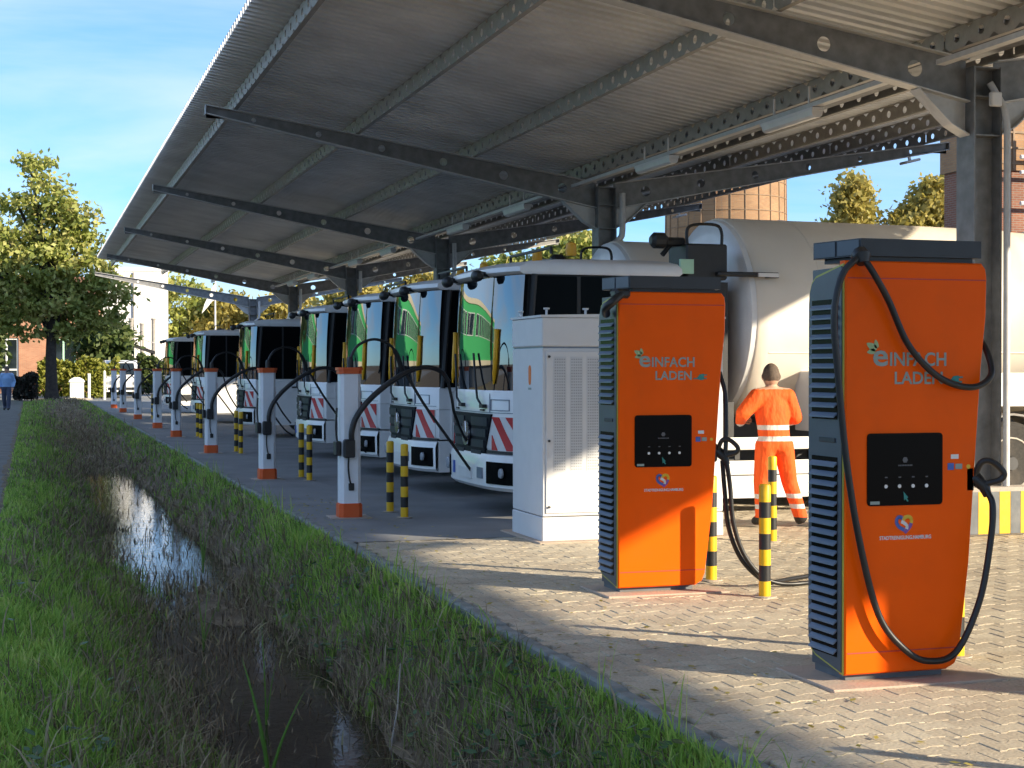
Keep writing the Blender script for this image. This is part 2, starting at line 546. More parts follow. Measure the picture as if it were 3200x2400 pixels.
def rounded(w, h, r, n=4, x0=0, z0=0):
    pts = []
    for cx, cz, a0 in ((w - r, r, -90), (w - r, h - r, 0), (r, h - r, 90), (r, r, 180)):
        for k in range(n + 1):
            a = R(a0 + 90 * k / n)
            pts.append((x0 + cx + r * math.cos(a), z0 + cz + r * math.sin(a)))
    return pts


def fast_mesh(name, V, loops, sizes, material, rnd=None, smooth=False):
    """V (n,3) loops flat, sizes per face, rnd per face"""
    me = bpy.data.meshes.new(name)
    me.vertices.add(len(V))
    me.vertices.foreach_set('co', np.asarray(V, np.float32).ravel())
    me.loops.add(len(loops))
    me.loops.foreach_set('vertex_index', np.asarray(loops, np.int32))
    me.polygons.add(len(sizes))
    starts = np.concatenate([[0], np.cumsum(sizes)[:-1]]).astype(np.int32)
    me.polygons.foreach_set('loop_start', starts)
    if rnd is not None:
        at = me.attributes.new('rnd', 'FLOAT', 'FACE')
        at.data.foreach_set('value', np.asarray(rnd, np.float32))
    me.materials.append(MATS[material])
    me.update(calc_edges=True)
    if not smooth:
        me.shade_flat()
    if smooth:
        me.polygons.foreach_set('use_smooth', [True] * len(sizes))
    return me


def text_mesh(body, size, name, material, width=None):
    cu = bpy.data.curves.new(name, 'FONT')
    cu.body = body
    cu.size = size
    cu.extrude = 0.0006
    cu.resolution_u = 3
    cu.offset = size * 0.018
    o = bpy.data.objects.new(name, cu)
    COL.objects.link(o)
    dg = bpy.context.evaluated_depsgraph_get()
    me = bpy.data.meshes.new_from_object(o.evaluated_get(dg))
    bpy.data.objects.remove(o)
    me.materials.clear()
    me.materials.append(MATS[material])
    if width:
        xs = [v.co.x for v in me.vertices]
        x0, k = min(xs), width / (max(xs) - min(xs))
        for v in me.vertices:
            v.co.x = (v.co.x - x0) * k
    return me

# ------------------------------------------------------------------ ground, ditch, water
WATER_Z = -0.60


def sstep(t):
    t = np.clip(t, 0, 1)
    return t * t * (3 - 2 * t)


def bumps(x, y, s=1.0, k=0.0):
    return (np.sin(x * 3.1 * s + y * 1.7 * s + k) * np.sin(y * 2.3 * s - x * 1.1 * s + 1.3 + k)
            + 0.6 * np.sin(x * 7.3 * s - y * 5.1 * s + 0.7 + k) * np.sin(y * 6.7 * s + x * 2.9 * s + k))


def terrain(x, y):
    x = np.asarray(x, float)
    y = np.asarray(y, float)
    wob = 0.10 * np.sin(y * 0.9) + 0.06 * np.sin(y * 2.3 + 1)
    left = sstep((x + 0.25) / (1.52 + wob))
    right = sstep((2.70 - x) / (0.82 + 0.5 * wob))
    d = np.minimum(left, right)
    end = 1 - sstep((y - 66) / 9)
    depth = 0.70 * end
    mud = np.exp(-((x - 1.62) / 0.34) ** 2 - ((y - 14.4) / 1.5) ** 2) * 0.17
    far = sstep((y - 31) / 6) * 0.14
    z = -depth * d + d * (mud + far) + 0.022 * bumps(x, y) * np.clip(d * 3, 0.15, 1)
    z = np.where((x < -0.3), -0.012, z)
    z = np.where(x > 2.695, -0.06, z)
    return z


gx = np.concatenate([[-600, -150, -40, -10, -2.5, -0.6], np.arange(-0.3, 2.69, 0.06), [2.69, 2.70, 2.8, 12, 60, 200, 600]])
gy = np.concatenate([[-300, -60, -12], np.arange(-4, 20, 0.12), np.arange(20, 78, 0.5), [90, 120, 200, 400, 1200]])
GX, GY = np.meshgrid(gx, gy, indexing='ij')
GZ = terrain(GX, GY)
GZ = np.where((GY > 79), -0.012, GZ)
GZ = np.where((GX > 2.695), -0.06, GZ)
nxn, nyn = len(gx), len(gy)
V = np.stack([GX, GY, GZ], -1).reshape(-1, 3)
I = np.arange(nxn * nyn).reshape(nxn, nyn)
Q = np.stack([I[:-1, :-1], I[1:, :-1], I[1:, 1:], I[:-1, 1:]], -1).reshape(-1, 4)
ground = obj('ground', fast_mesh('ground', V, Q.ravel(), np.full(len(Q), 4), 'soil', smooth=True), kind='structure',
             label='grassy ground with a ditch running along the yard')

wm = MB()
wm.add([(0.6, -4, WATER_Z), (2.5, -4, WATER_Z), (2.5, 36, WATER_Z), (0.6, 36, WATER_Z)], [(0, 1, 2, 3)])
wm.build('water', 'water_mat', kind='structure', label='dark still water standing in the ditch')

mb = MB()
mb.add([(-2.6, -10, -0.004), (-0.36, -10, -0.004), (-0.36, 84, -0.004), (-2.6, 84, -0.004)], [(0, 1, 2, 3)])
mb.build('path', 'path', kind='structure', label='grey path on the far side of the ditch')

# yard sheets (far paving, too distant to tell stones apart) and the bed under the stones
mb = MB()
for x0, x1, y0, y1 in ((2.82, 120, 19, 300), (2.82, 6.56, 14.2, 19.02), (13.5, 120, -60, 19), (2.82, 13.5, -60, 3.5), (-120, 2.82, 84.5, 300)):
    mb.add([(x0, y0, -0.004), (x1, y0, -0.004), (x1, y1, -0.004), (x0, y1, -0.004)], [(0, 1, 2, 3)])
mb.build('yard', 'yard', kind='structure', label='paved yard beneath and beyond the trucks')

pavement = thing('pavement', 'beige interlocking concrete paving in front of the chargers', None)
tag(pavement, kind='structure')
mb = MB()
mb.add([(2.82, 3.5, -0.022), (13.5, 3.5, -0.022), (13.5, 19, -0.022), (2.82, 19, -0.022)], [(0, 1, 2, 3)])
mb.build('bed', 'joint_sand', pavement)


def world_tint(mname, c1, c2, dark, light_amt=0.5):
    """stone colour that changes from stone to stone (world cells) with stains"""
    m = bpy.data.materials.new(mname)
    m.use_nodes = True
    n, l = m.node_tree.nodes, m.node_tree.links
    b = n['Principled BSDF']
    b.inputs['Roughness'].default_value = 0.9
    b.inputs['Specular IOR Level'].default_value = 0.3
    ge = n.new('ShaderNodeNewGeometry')
    mpn = n.new('ShaderNodeMapping')
    mpn.inputs['Scale'].default_value = (5.0, 7.143, 0)
    l.new(ge.outputs['Position'], mpn.inputs[0])
    fl = n.new('ShaderNodeVectorMath'); fl.operation = 'FLOOR'
    l.new(mpn.outputs[0], fl.inputs[0])
    wn_ = n.new('ShaderNodeTexWhiteNoise')
    l.new(fl.outputs[0], wn_.inputs['Vector'])
    r1 = n.new('ShaderNodeValToRGB')
    r1.color_ramp.elements[0].color = (*c1, 1)
    r1.color_ramp.elements[1].color = (*c2, 1)
    l.new(wn_.outputs['Value'], r1.inputs['Fac'])
    nt = n.new('ShaderNodeTexNoise'); nt.inputs['Scale'].default_value = 0.9; nt.inputs['Detail'].default_value = 8
    nt.inputs['Roughness'].default_value = 0.7
    l.new(ge.outputs['Position'], nt.inputs['Vector'])
    r2 = n.new('ShaderNodeValToRGB')
    r2.color_ramp.elements[0].position = 0.48; r2.color_ramp.elements[1].position = 0.72
    l.new(nt.outputs['Fac'], r2.inputs['Fac'])
    ml = n.new('ShaderNodeMath'); ml.operation = 'MULTIPLY'; ml.inputs[1].default_value = light_amt
    l.new(r2.outputs['Color'], ml.inputs[0])
    mx_ = n.new('ShaderNodeMixRGB'); mx_.inputs['Color2'].default_value = (*dark, 1)
    l.new(ml.outputs[0], mx_.inputs['Fac']); l.new(r1.outputs['Color'], mx_.inputs['Color1'])
    n3 = n.new('ShaderNodeTexNoise'); n3.inputs['Scale'].default_value = 60; n3.inputs['Detail'].default_value = 3
    l.new(ge.outputs['Position'], n3.inputs['Vector'])
    m3 = n.new('ShaderNodeMixRGB'); m3.blend_type = 'MULTIPLY'; m3.inputs['Fac'].default_value = 0.55
    r3 = n.new('ShaderNodeValToRGB'); r3.color_ramp.elements[0].position = 0.3; r3.color_ramp.elements[0].color = (0.55, 0.53, 0.5, 1)
    r3.color_ramp.elements[1].position = 0.6
    l.new(n3.outputs['Fac'], r3.inputs['Fac'])
    l.new(mx_.outputs['Color'], m3.inputs['Color1']); l.new(r3.outputs['Color'], m3.inputs['Color2'])
    l.new(m3.outputs['Color'], b.inputs['Base Color'])
    bp = n.new('ShaderNodeBump'); bp.inputs['Strength'].default_value = 0.35; bp.inputs['Distance'].default_value = 0.01
    l.new(n3.outputs['Fac'], bp.inputs['Height']); l.new(bp.outputs['Normal'], b.inputs['Normal'])
    MATS[mname] = m


world_tint('paver', (0.48, 0.41, 0.31), (0.58, 0.51, 0.39), (0.34, 0.28, 0.21), 0.75)
# bone shaped paver
half = [(-0.0988, 0.0808), (-0.066, 0.0808), (-0.036, 0.0578), (0.036, 0.0578), (0.066, 0.0808), (0.0988, 0.0808)]
outl = [(x, -w) for x, w in half] + [(x, w) for x, w in reversed(half)]
CH = 0.0036
inn = []
for x, y in outl:
    inn.append((x - math.copysign(CH, x) if abs(x) > 0.09 else x - math.copysign(0.002, x), y - math.copysign(CH, y)))
nO = len(outl)
pv = np.array([(x, y, -0.021) for x, y in outl] + [(x, y, -0.008) for x, y in outl] + [(x, y, 0.0) for x, y in inn])
pl, ps = [], []
for k in range(2):
    for i in range(nO):
        j = (i + 1) % nO
        pl += [k * nO + i, k * nO + j, (k + 1) * nO + j, (k + 1) * nO + i]
        ps.append(4)
pl += list(range(2 * nO, 3 * nO))
ps.append(nO)
paver_me = fast_mesh('paver', pv, pl, ps, 'paver')

SLABS = [(3.84, 4.86, 6.86, 7.50), (3.90, 4.84, 10.16, 10.76), (4.50, 6.55, 13.5, 14.75)]
s_, c_ = math.sin(R(17.4)), math.cos(R(17.4))
cells = []
row = 0
y = 3.57
while y < 18.93:
    x = 2.92 + (0.1 if row % 2 else 0.0)
    while x < 13.4:
        if not (y > 14.2 and x < 6.5) and not any(a + 0.08 < x < b - 0.08 and c + 0.06 < y < d - 0.06 for a, b, c, d in SLABS):
            Zc = s_ * x + c_ * y
            px = 1106 + 3320 * (c_ * x - s_ * y) / Zc
            py = 798 + 3320 * 1.62 / Zc
            vis = (-20 < px < 2235) and py < 1670 and not (1830 < px < 2060 and 940 < py < 1440)
            cells.append((Zc if vis else 99 + Zc, x, y))
        x += 0.2
    y += 0.14
    row += 1
cells.sort()
for Zc, x, y in cells[:300]:
    o = obj('paver', paver_me, pavement, loc=(x, y, random.uniform(-0.003, 0.002)),
            rot=(random.gauss(0, 0.006), random.gauss(0, 0.006), random.gauss(0, 0.006)))
rest = np.array([(x, y) for _, x, y in cells[300:]])
nr = len(rest)
off = np.zeros((nr, 1, 3))
off[:, 0, :2] = rest
off[:, 0, 2] = rng.uniform(-0.003, 0.002, nr)
tl = rng.normal(0, 0.006, (nr, 2))
PV = np.repeat(pv[None], nr, 0)
PV[:, :, 2] += PV[:, :, 0] * tl[:, :1] + PV[:, :, 1] * tl[:, 1:]
PV = (PV + off).reshape(-1, 3)
PL = (np.array(pl)[None] + np.arange(nr)[:, None] * len(pv)).ravel()
obj('paver_field', fast_mesh('paver_field', PV, PL, np.tile(ps, nr), 'paver'), pavement, kind='stuff')

for i, (a, b, c, d) in enumerate(SLABS):
    mb = MB().box(a, b, c, d, -0.02, 0.010 + 0.001 * i, bevel=0.006)
    mb.build('foundation_slab', 'slab_concrete', pavement)

kerb = thing('kerb', 'grey concrete edging stones between paving and grass bank', None)
tag(kerb, kind='structure')
mb = MB().box(-0.045, 0.045, 0.004, 0.996, -0.25, 0.055, bevel=0.014)
kerb_me = mb.mesh('kerb_stone', 'kerb_stone')
for i in range(74):
    obj('kerb_stone', kerb_me, kerb, loc=(2.755 + random.gauss(0, 0.006), 3 + i, random.gauss(0, 0.006)), rot=(0, 0, random.gauss(0, 0.006)))

# ------------------------------------------------------------------ canopy
COLX, SLOPE, ZV = 9.0, 0.15, 4.66
COLY = [13.2 + 10.45 * k for k in range(-2, 6)]


def zt(X):
    return ZV + SLOPE * abs(X - COLX)


canopy = thing('canopy', 'long steel canopy with corrugated butterfly roof on a row of columns', 'canopy', (0, 0, 0))


def holed_cells(mb, cells, plane, n=16, mi=0):
    """cells: (a0,a1,fun_low,fun_high,ac,zc,r) flat web with round holes; plane maps (a,z)->xyz"""
    for a0, a1, lo, hi, ac, zc, r in cells:
        outer, inner = [], []
        for k in range(n):
            t = 2 * math.pi * k / n
            cx, sz = math.cos(t), math.sin(t)
            q = max(abs(cx), abs(sz))
            u, v = cx / q, sz / q
            a = ac + (u * (a1 - ac) if u > 0 else -u * (a0 - ac))
            mid = zc
            z = mid + (v * (hi(a) - mid) if v > 0 else -v * (lo(a) - mid))
            outer.append(plane(a, z))
            inner.append(plane(ac + r * cx, zc + r * sz))
        vs = outer + inner
        mb.add(vs, [(k, (k + 1) % n, n + (k + 1) % n, n + k) for k in range(n)], mi)


# purlin meshes, one bay long, light C section with round holes
BAY = 10.45
PD = 0.22


def purlin_mesh(length, side):
    mb = MB()
    k = int(round(length / 0.4))
    p = length / k
    holed_cells(mb, [(i * p, (i + 1) * p, lambda a: 0.0, lambda a: PD, (i + 0.5) * p, PD * 0.5, 0.048) for i in range(k)],
                lambda a, z: (0, a, z), n=12)
    mb.box(0, side * 0.065, 0, length, 0.0, 0.004)
    mb.box(0, side * 0.065, 0, length, PD - 0.006, PD - 0.002)
    mb.box(side * 0.062, side * 0.066, 0, length, 0.004, 0.022)
    return mb.mesh('purlin', 'purlin_steel')


pur = {1: purlin_mesh(BAY - 0.02, 1), -1: purlin_mesh(BAY - 0.02, -1)}
for X in (2.96, 4.85, 6.74, 8.60, 9.40, 11.26, 13.15, 15.04):
    for k in range(len(COLY) - 1):
        if k == len(COLY) - 2:
            continue
        obj('purlin', pur[1 if X < 9 else -1], canopy, loc=(X, COLY[k] + 0.01, zt(X) + 0.012))
    end = purlin_mesh(5.9, 1 if X < 9 else -1)
    obj('purlin', end, canopy, loc=(X, COLY[-2] + 0.01, zt(X) + 0.012))
    fr = purlin_mesh(4.3, 1 if X < 9 else -1)
    obj('purlin', fr, canopy, loc=(X, COLY[0] - 4.31, zt(X) + 0.012))

# rafters: tapered beams with round web openings


def depth(X):
    return 0.16 + 0.27 * (abs(X - COLX) * -1 + 6.04) / 5.9


def rafter_mesh(sgn):
    mb = MB()
    x_in, x_out = 0.16, 6.45
    top = lambda a: SLOPE * a
    bot = lambda a: SLOPE * a - depth(COLX + a)
    cells = []
    edges = [x_in] + [1.23 + k for k in range(0, 5)] + [x_out]
    cs = [0.73 + k for k in range(6)]
    for i, c in enumerate(cs):
        a0, a1 = edges[i], edges[i + 1]
        zc = 0.5 * (top(c) + bot(c))
        cells.append((a0, a1, bot, top, c, zc, 0.205 * depth(COLX + c)))
    for yy in (-0.005, 0.005):
        holed_cells(mb, cells, lambda a, z, yy=yy: (sgn * a, yy, z), n=24)
    for f, t in ((top, -0.014), (bot, 0.014)):
        poly = [(sgn * x_in, f(x_in)), (sgn * x_out, f(x_out)), (sgn * x_out, f(x_out) + t), (sgn * x_in, f(x_in) + t)]
        mb.prism(poly, 'y', -0.085, 0.085, 1)
    mb.box(sgn * x_out, sgn * (x_out + 0.012), -0.085, 0.085, bot(x_out), top(x_out))
    return mb.mesh('rafter', ['galv_dark', 'galv'])  # flanges use the lighter galv to paint in sun bounced from below


def bracket_mesh(sgn):
    mb = MB()
    a1 = 0.72
    zb = SLOPE * a1 - depth(COLX + a1) - 0.004
    pts = [(0.165, SLOPE * 0.165 - depth(COLX + 0.165) - 0.004), (a1, zb), (0.36, -0.62), (0.165, -0.72)]
    mb.prism([(sgn * a, z) for a, z in pts], 'y', -0.006, 0.006)
    fl = [(a1, zb), (0.36, -0.62), (0.165, -0.72), (0.165, -0.735), (0.366, -0.632), (a1 + 0.02, zb - 0.002)]
    mb.prism([(sgn * a, z) for a, z in fl], 'y', -0.085, 0.085)
    return mb.mesh('bracket', 'galv')


raf = {1: rafter_mesh(1), -1: rafter_mesh(-1)}
brk = {1: bracket_mesh(1), -1: bracket_mesh(-1)}
cm = MB()
for sx in (-1, 1):
    cm.box(sx * 0.16, sx * 0.142, -0.15, 0.15, 0.015, 4.60)
cm.box(-0.142, 0.142, -0.006, 0.006, 0.015, 4.60)
for zz in (3.92, 4.30, 4.585):
    cm.box(-0.141, 0.141, -0.14, 0.14, zz, zz + 0.014)
cm.box(-0.22, 0.22, -0.22, 0.22, 0.0, 0.0145)
col_me = cm.mesh('column', 'galv_dark')
pm = MB().tube([(0.19, -0.19, 0.02), (0.19, -0.19, 4.0), (0.17, -0.17, 4.2), (0.05, -0.1, 4.45)], 0.035, 10)
pipe_me = pm.mesh('downpipe', 'galv', smooth=True)
pm = MB().tube(spline([(-0.02, -0.2, 2.6), (-0.02, -0.2, 3.45), (0.03, -0.2, 3.62), (0.19, -0.2, 3.75), (0.24, -0.2, 3.9), (0.24, -0.2, 4.5)], 5), 0.05, 10)
pipe2_me = pm.mesh('downpipe', 'galv', smooth=True)
for k, Y in enumerate(COLY):
    c = obj('column', col_me, canopy, loc=(COLX, Y, 0))
    if k == 2:
        obj('downpipe', pipe_me, c, loc=(0, 0, 0))
        MB().box(-0.02, 0.10, -0.24, -0.18, 4.20, 4.34, bevel=0.01).build('junction_box', 'lamp_white', c)
    else:
        obj('downpipe', pipe2_me, c, loc=(0, 0, 0))
    for sg in (-1, 1):
        r = obj('rafter', raf[sg], canopy, loc=(COLX, Y, ZV))
        obj('bracket', brk[sg], r)

# corrugated sheets, ribs run from the eaves to the valley gutter
RIB = 0.205


def sheet(xa, xb, y0, y1):
    ys, zs = [], []
    y = y0
    while y < y1:
        for dy, z in ((0, 0), (0.095, 0), (0.107, 0.10), (0.193, 0.10)):
            ys.append(y + dy)
            zs.append(z)
        y += RIB
    nseg = 6
    V, loops = [], []
    for i in range(nseg + 1):
        X = xa + (xb - xa) * i / nseg
        base = zt(X) + PD + 0.016
        V += [(X, yy, base + zz) for yy, zz in zip(ys, zs)]
    n = len(ys)
    for i in range(nseg):
        for k in range(n - 1):
            loops += [i * n + k, i * n + k + 1, (i + 1) * n + k + 1, (i + 1) * n + k]
    return fast_mesh('roof_sheet', np.array(V), loops, np.full(nseg * (n - 1), 4), 'sheet')


obj('roof_sheet', sheet(2.45, 8.86, -12.0, 60.8), canopy)
obj('roof_sheet', sheet(15.55, 9.14, -12.0, 60.8), canopy)
mb = MB()
mb.prism([(8.80, 4.90), (8.80, 4.78), (8.81, 4.77), (9.19, 4.77), (9.20, 4.78), (9.20, 4.90), (9.19, 4.90), (9.19, 4.785), (8.81, 4.785), (8.81, 4.90)], 'y', -12, 60.8)
mb.build('valley_gutter', 'galv_dark', canopy)
for xa in (8.863, 9.127):
    MB().box(xa, xa + 0.01, -12, 60.8, 4.86, 5.03).build('closure_strip', 'galv_dark', canopy)

lm = MB()
lm.box(-0.075, 0.075, 0, 1.27, 0.0, 0.035, 0)
lm.prism([(-0.07, 0), (-0.06, -0.05), (-0.03, -0.075), (0.03, -0.075), (0.06, -0.05), (0.07, 0)], 'y', 0.02, 1.25)
lm.box(-0.01, 0.01, 0.2, 0.22, 0.03, 0.3)
lm.box(-0.01, 0.01, 1.05, 1.07, 0.03, 0.3)
lamp_me = lm.mesh('strip_lamp', 'lamp_white')
for k in range(len(COLY) - 2):
    for dy in (2.1, 6.1):
        obj('strip_lamp', lamp_me, canopy, loc=(8.36, COLY[k] + dy, 4.50))
tm = MB().box(-0.05, 0.05, 0.3, BAY - 0.3, 0, 0.004).box(-0.05, -0.046, 0.3, BAY - 0.3, 0.004, 0.05).box(0.046, 0.05, 0.3, BAY - 0.3, 0.004, 0.05)
tray_me = tm.mesh('cable_tray', 'galv')
for k in range(len(COLY) - 2):
    obj('cable_tray', tray_me, canopy, loc=(8.36, COLY[k], 4.545))
fm = MB().box(-0.16, 0.16, -0.12, 0.12, 0, 0.05, bevel=0.015).box(-0.02, 0.02, -0.02, 0.02, 0.05, 0.3)
fl_me = fm.mesh('floodlight', 'lamp_white')
for k in (2, 3, 4):
    obj('floodlight', fl_me, canopy, loc=(15.35, COLY[k] + 1.0, zt(15.35) - 0.22), rot=(0, R(-14), 0))

# ------------------------------------------------------------------ refuse trucks (low cab, rotating drum body)
TW = 2.5


def fx(y, z=1.0, lean=True):
    u = abs((y - 1.25) / 1.25)
    f = -0.22 * (1 - u ** 3.6)
    if lean and z > 1.36:
        f += 0.035 * (z - 1.36) / 1.3
    return f


def curved(mb, y0, y1, z0, z1, o0, o1, n=6, mi=0, y0b=None, y1b=None):
    """block that follows the bowed front; o0 (outer) .. o1 (inner) offsets; y0b,y1b: edges at the bottom"""
    y0b = y0 if y0b is None else y0b
    y1b = y1 if y1b is None else y1b
    vs = []
    for i in range(n + 1):
        t = i / n
        yt, yb = y0 + (y1 - y0) * t, y0b + (y1b - y0b) * t
        vs += [(fx(yb, z0) + o0, yb, z0), (fx(yt, z1) + o0, yt, z1), (fx(yt, z1) + o1, yt, z1), (fx(yb, z0) + o1, yb, z0)]
    fs = []
    for i in range(n):
        a, b = 4 * i, 4 * (i + 1)
        for k in range(4):
            fs.append((a + k, a + (k + 1) % 4, b + (k + 1) % 4, b + k))
    fs += [(3, 2, 1, 0), (4 * n, 4 * n + 1, 4 * n + 2, 4 * n + 3)]
    mb.add(vs, fs, mi)


def ring(z, inset=0.0, back=1.8, fwd=0.0, n=16):
    pts = []
    for i in range(n + 1):
        y = inset + (TW - 2 * inset) * i / n
        yy = TW * i / n
        pts.append((fx(yy, z) + fwd + inset, y, z))
    pts += [(back - inset, TW - inset, z), (back - inset, inset, z)]
    return pts


def loft(mb, rings, mi=0, cap0=True, cap1=True):
    n = len(rings[0])
    o = len(mb.v)
    for r in rings:
        mb.v.extend(r)
    for i in range(len(rings) - 1):
        for k in range(n):
            j = (k + 1) % n
            mb.f.append([o + i * n + k, o + i * n + j, o + (i + 1) * n + j, o + (i + 1) * n + k])
            mb.m.append(mi)
    if cap0:
        mb.f.append([o + k for k in range(n - 1, -1, -1)]); mb.m.append(mi)
    if cap1:
        mb.f.append([o + (len(rings) - 1) * n + k for k in range(n)]); mb.m.append(mi)


def make_truck():
    t = thing('refuse_truck', 'x', 'truck', group='refuse trucks parked under the canopy')
    # cab shell
    mb = MB()
    loft(mb, [ring(0.72, 0.02, 1.05), ring(0.76, 0.0, 1.05), ring(1.10, 0.0, 1.05)])
    loft(mb, [ring(1.105, 0.0), ring(1.36, 0.0), ring(1.39, 0.012)])
    cab = mb.build('cab', 'white_paint', t, smooth=True)
    mb = MB()
    loft(mb, [ring(1.385, 0.03), ring(2.0, 0.035), ring(2.67, 0.06)])
    mb.build('cabin_core', 'black_plastic', t, smooth=True)
    # rear pillar panels of the cab sides
    mb = MB()
    for y0, y1 in ((0.004, 0.06), (2.44, 2.496)):
        mb.box(1.30, 1.80, y0, y1, 1.385, 2.66)
    mb.box(1.77, 1.80, 0.06, 2.44, 1.385, 2.66)
    mb.build('rear_pillar', 'white_paint', t)
    mb = MB()
    loft(mb, [ring(2.64, 0.0, 1.82, -0.02), ring(2.67, -0.012, 1.84, -0.05), ring(2.72, -0.008, 1.84, -0.05), ring(2.775, 0.03, 1.84, 0.04), ring(2.81, 0.12, 1.82, 0.26), ring(2.83, 0.30, 1.80, 0.55)])
    roof = mb.build('cab_roof', 'white_paint', t, smooth=True)
    for y0 in (0.55, 1.75):
        MB().lathe([(0.06, 2.885), (0.065, 2.93), (0.055, 3.02), (0.02, 3.04)], c=(0.75, y0, 0), n=12).build('beacon', 'amber', roof, smooth=True)
    MB().tube([(0.5, 0.5, 2.9), (0.5, 0.5, 2.97), (0.5, 2.0, 2.97), (0.5, 2.0, 2.9)], 0.018, 6).build('roof_bar', 'black_plastic', roof)
    # windscreen and side glass
    mb = MB()
    rows = [1.375 + (2.655 - 1.375) * i / 8 for i in range(9)]
    n = 24
    for z in rows:
        for i in range(n + 1):
            y = 0.02 + 2.46 * i / n
            k = 0.018 * math.sin(math.pi * (z - 1.375) / 1.28)
            mb.v.append((fx(y, z) + 0.02 - k, y, z))
    for i in range(8):
        for k in range(n):
            a = i * (n + 1) + k
            mb.f.append([a, a + 1, a + n + 2, a + n + 1]); mb.m.append(0)
    wsc = mb.build('windscreen', 'windshield_glass', t, smooth=True)
    for y0 in (0.72, 1.55):
        w = MB()
        w.tube([(fx(y0, 1.3) - 0.03, y0, 1.22), (fx(y0, 1.36) - 0.05, y0 + 0.10, 1.30), (fx(y0 + .2, 1.46) - 0.03, y0 + 0.22, 1.50), (fx(y0 + .3, 1.6) - 0.02, y0 + 0.34, 1.80)], 0.014, 6)
        w.box(fx(y0) - 0.05, fx(y0) - 0.0, y0 - 0.10, y0 + 0.03, 1.195, 1.235)
        w.build('wiper', 'black_plastic', wsc)
    for sgn, y0 in ((-1, 0.0), (1, 2.5)):
        g_ = MB().prism([(0.06, 1.395), (1.29, 1.395), (1.29, 2.62), (0.17, 2.62)], 'y', y0 + sgn * 0.006, y0 - sgn * 0.02)
        g_.build('side_window', 'black_glass', t)
        MB().tube([(0.05, y0 - sgn * 0.012, 1.38), (0.145, y0 - sgn * 0.012, 2.64)], 0.035, 8).build('pillar', 'black_plastic', t)
        MB().prism([(0.62, 1.395), (0.66, 1.395), (0.66, 2.62), (0.62, 2.62)], 'y', y0 + sgn * 0.012, y0 - sgn * 0.01).build('window_bar', 'black_plastic', t)
        # door with seam and handle
        d = MB().box(0.16, 1.02, y0 - sgn * 0.01, y0 + sgn * 0.012, 0.46, 1.34, bevel=0.008).build('door', 'white_paint', t)
        MB().box(0.85, 0.98, y0 + sgn * 0.012, y0 + sgn * 0.04, 1.18, 1.215).build('door_handle', 'black_plastic', d)
        # mirror camera arm at the roof corner
        a = MB()
        ya = 0.62 if sgn < 0 else 1.88
        a.tube([(fx(ya, 2.7) + 0.0, ya, 2.66), (fx(ya, 2.7) - 0.12, ya, 2.67)], 0.028, 8)
        a.lathe([(0.03, -0.09), (0.06, -0.05), (0.065, 0.04), (0.03, 0.09)], axis='y', c=(fx(ya, 2.7) - 0.15, ya, 2.645), n=12)
        a.build('mirror_camera', 'black_plastic', roof, smooth=True)
    # yellow grab handles beside the pillars
    for y0 in (0.40, 2.10):
        MB().tube(spline([(fx(y0, 2.06) - 0.012, y0 + 0.0, 2.06), (fx(y0, 1.95) - 0.008, y0 + 0.01, 1.95), (fx(y0, 1.7) - 0.008, y0 + 0.03, 1.7), (fx(y0, 1.46) - 0.012, y0 + 0.07, 1.46)], 4),
                  [0.03] * 5 + [0.034] * 4 + [0.028] * 2 + [0.018, 0.010], 8).build('grab_handle', 'handle_yellow', t, smooth=True)
    # front mask
    mb = MB()
    curved(mb, 0.48, 2.02, 0.52, 1.13, -0.022, 0.05, 12, y0b=0.74, y1b=1.76)
    gr = mb.build('grille', 'grille_dark', t)
    for za, zb, ins in ((0.995, 1.09, 0.0), (0.875, 0.96, 0.04), (0.755, 0.84, 0.10), (0.635, 0.72, 0.17), (0.555, 0.605, 0.24)):
        for a, b in ((0.56 + ins, 1.10), (1.40, 1.94 - ins)):
            s_ = MB()
            curved(s_, a, b, za, zb, -0.034, -0.02, 5)
            s_.build('grille_slat', 'grille_slat', gr)
    st = MB()
    cx = fx(1.25) - 0.06
    st.lathe([(0.125, 0), (0.14, 0), (0.14, 0.02), (0.125, 0.02), (0.125, 0)], axis='x', c=(cx, 1.25, 0.90), n=28)
    for k in range(3):
        a = R(90 + 120 * k)
        p = [(0.13 * math.cos(a), 0.13 * math.sin(a)), (0.026 * math.cos(a + R(60)), 0.026 * math.sin(a + R(60))), (0, 0), (0.026 * math.cos(a - R(60)), 0.026 * math.sin(a - R(60)))]
        st.prism([(1.25 + q[0], 0.90 + q[1]) for q in p], 'x', cx - 0.004, cx + 0.014)
    st.build('emblem', 'chrome', gr)
    # hazard chevrons
    for sgn, yc in ((1, 0.06), (-1, 2.44)):
        w = MB()
        ya, yb = yc, yc + sgn * 0.42
        curved(w, min(ya, yb), max(ya, yb), 0.735, 1.105, -0.006, 0.02, 16)
        pl_ = w.build('hazard_panel', 'hazard_white', t)
        # diagonal bands: (y at bottom a..b) to (y at top c..d)
        for a_, b_, c_2, d_, z0_ in ((0.005, 0.13, 0.27, 0.415, 0.74), (0.004, 0.005, 0.005, 0.15, 0.93), (0.30, 0.415, 0.413, 0.415, 0.0)):
            s2 = MB()
            z1_ = 1.10
            if z0_ == 0.0:                      # short piece in the lower outer corner
                z0_, z1_ = 0.74, 0.90
            if sgn > 0:
                curved(s2, yc + c_2, yc + d_, z0_, z1_, -0.016, -0.003, 12, y0b=yc + a_, y1b=yc + b_)
            else:
                curved(s2, yc - d_, yc - c_2, z0_, z1_, -0.016, -0.003, 12, y0b=yc - b_, y1b=yc - a_)
            s2.build('hazard_stripe', 'hazard_red', pl_)
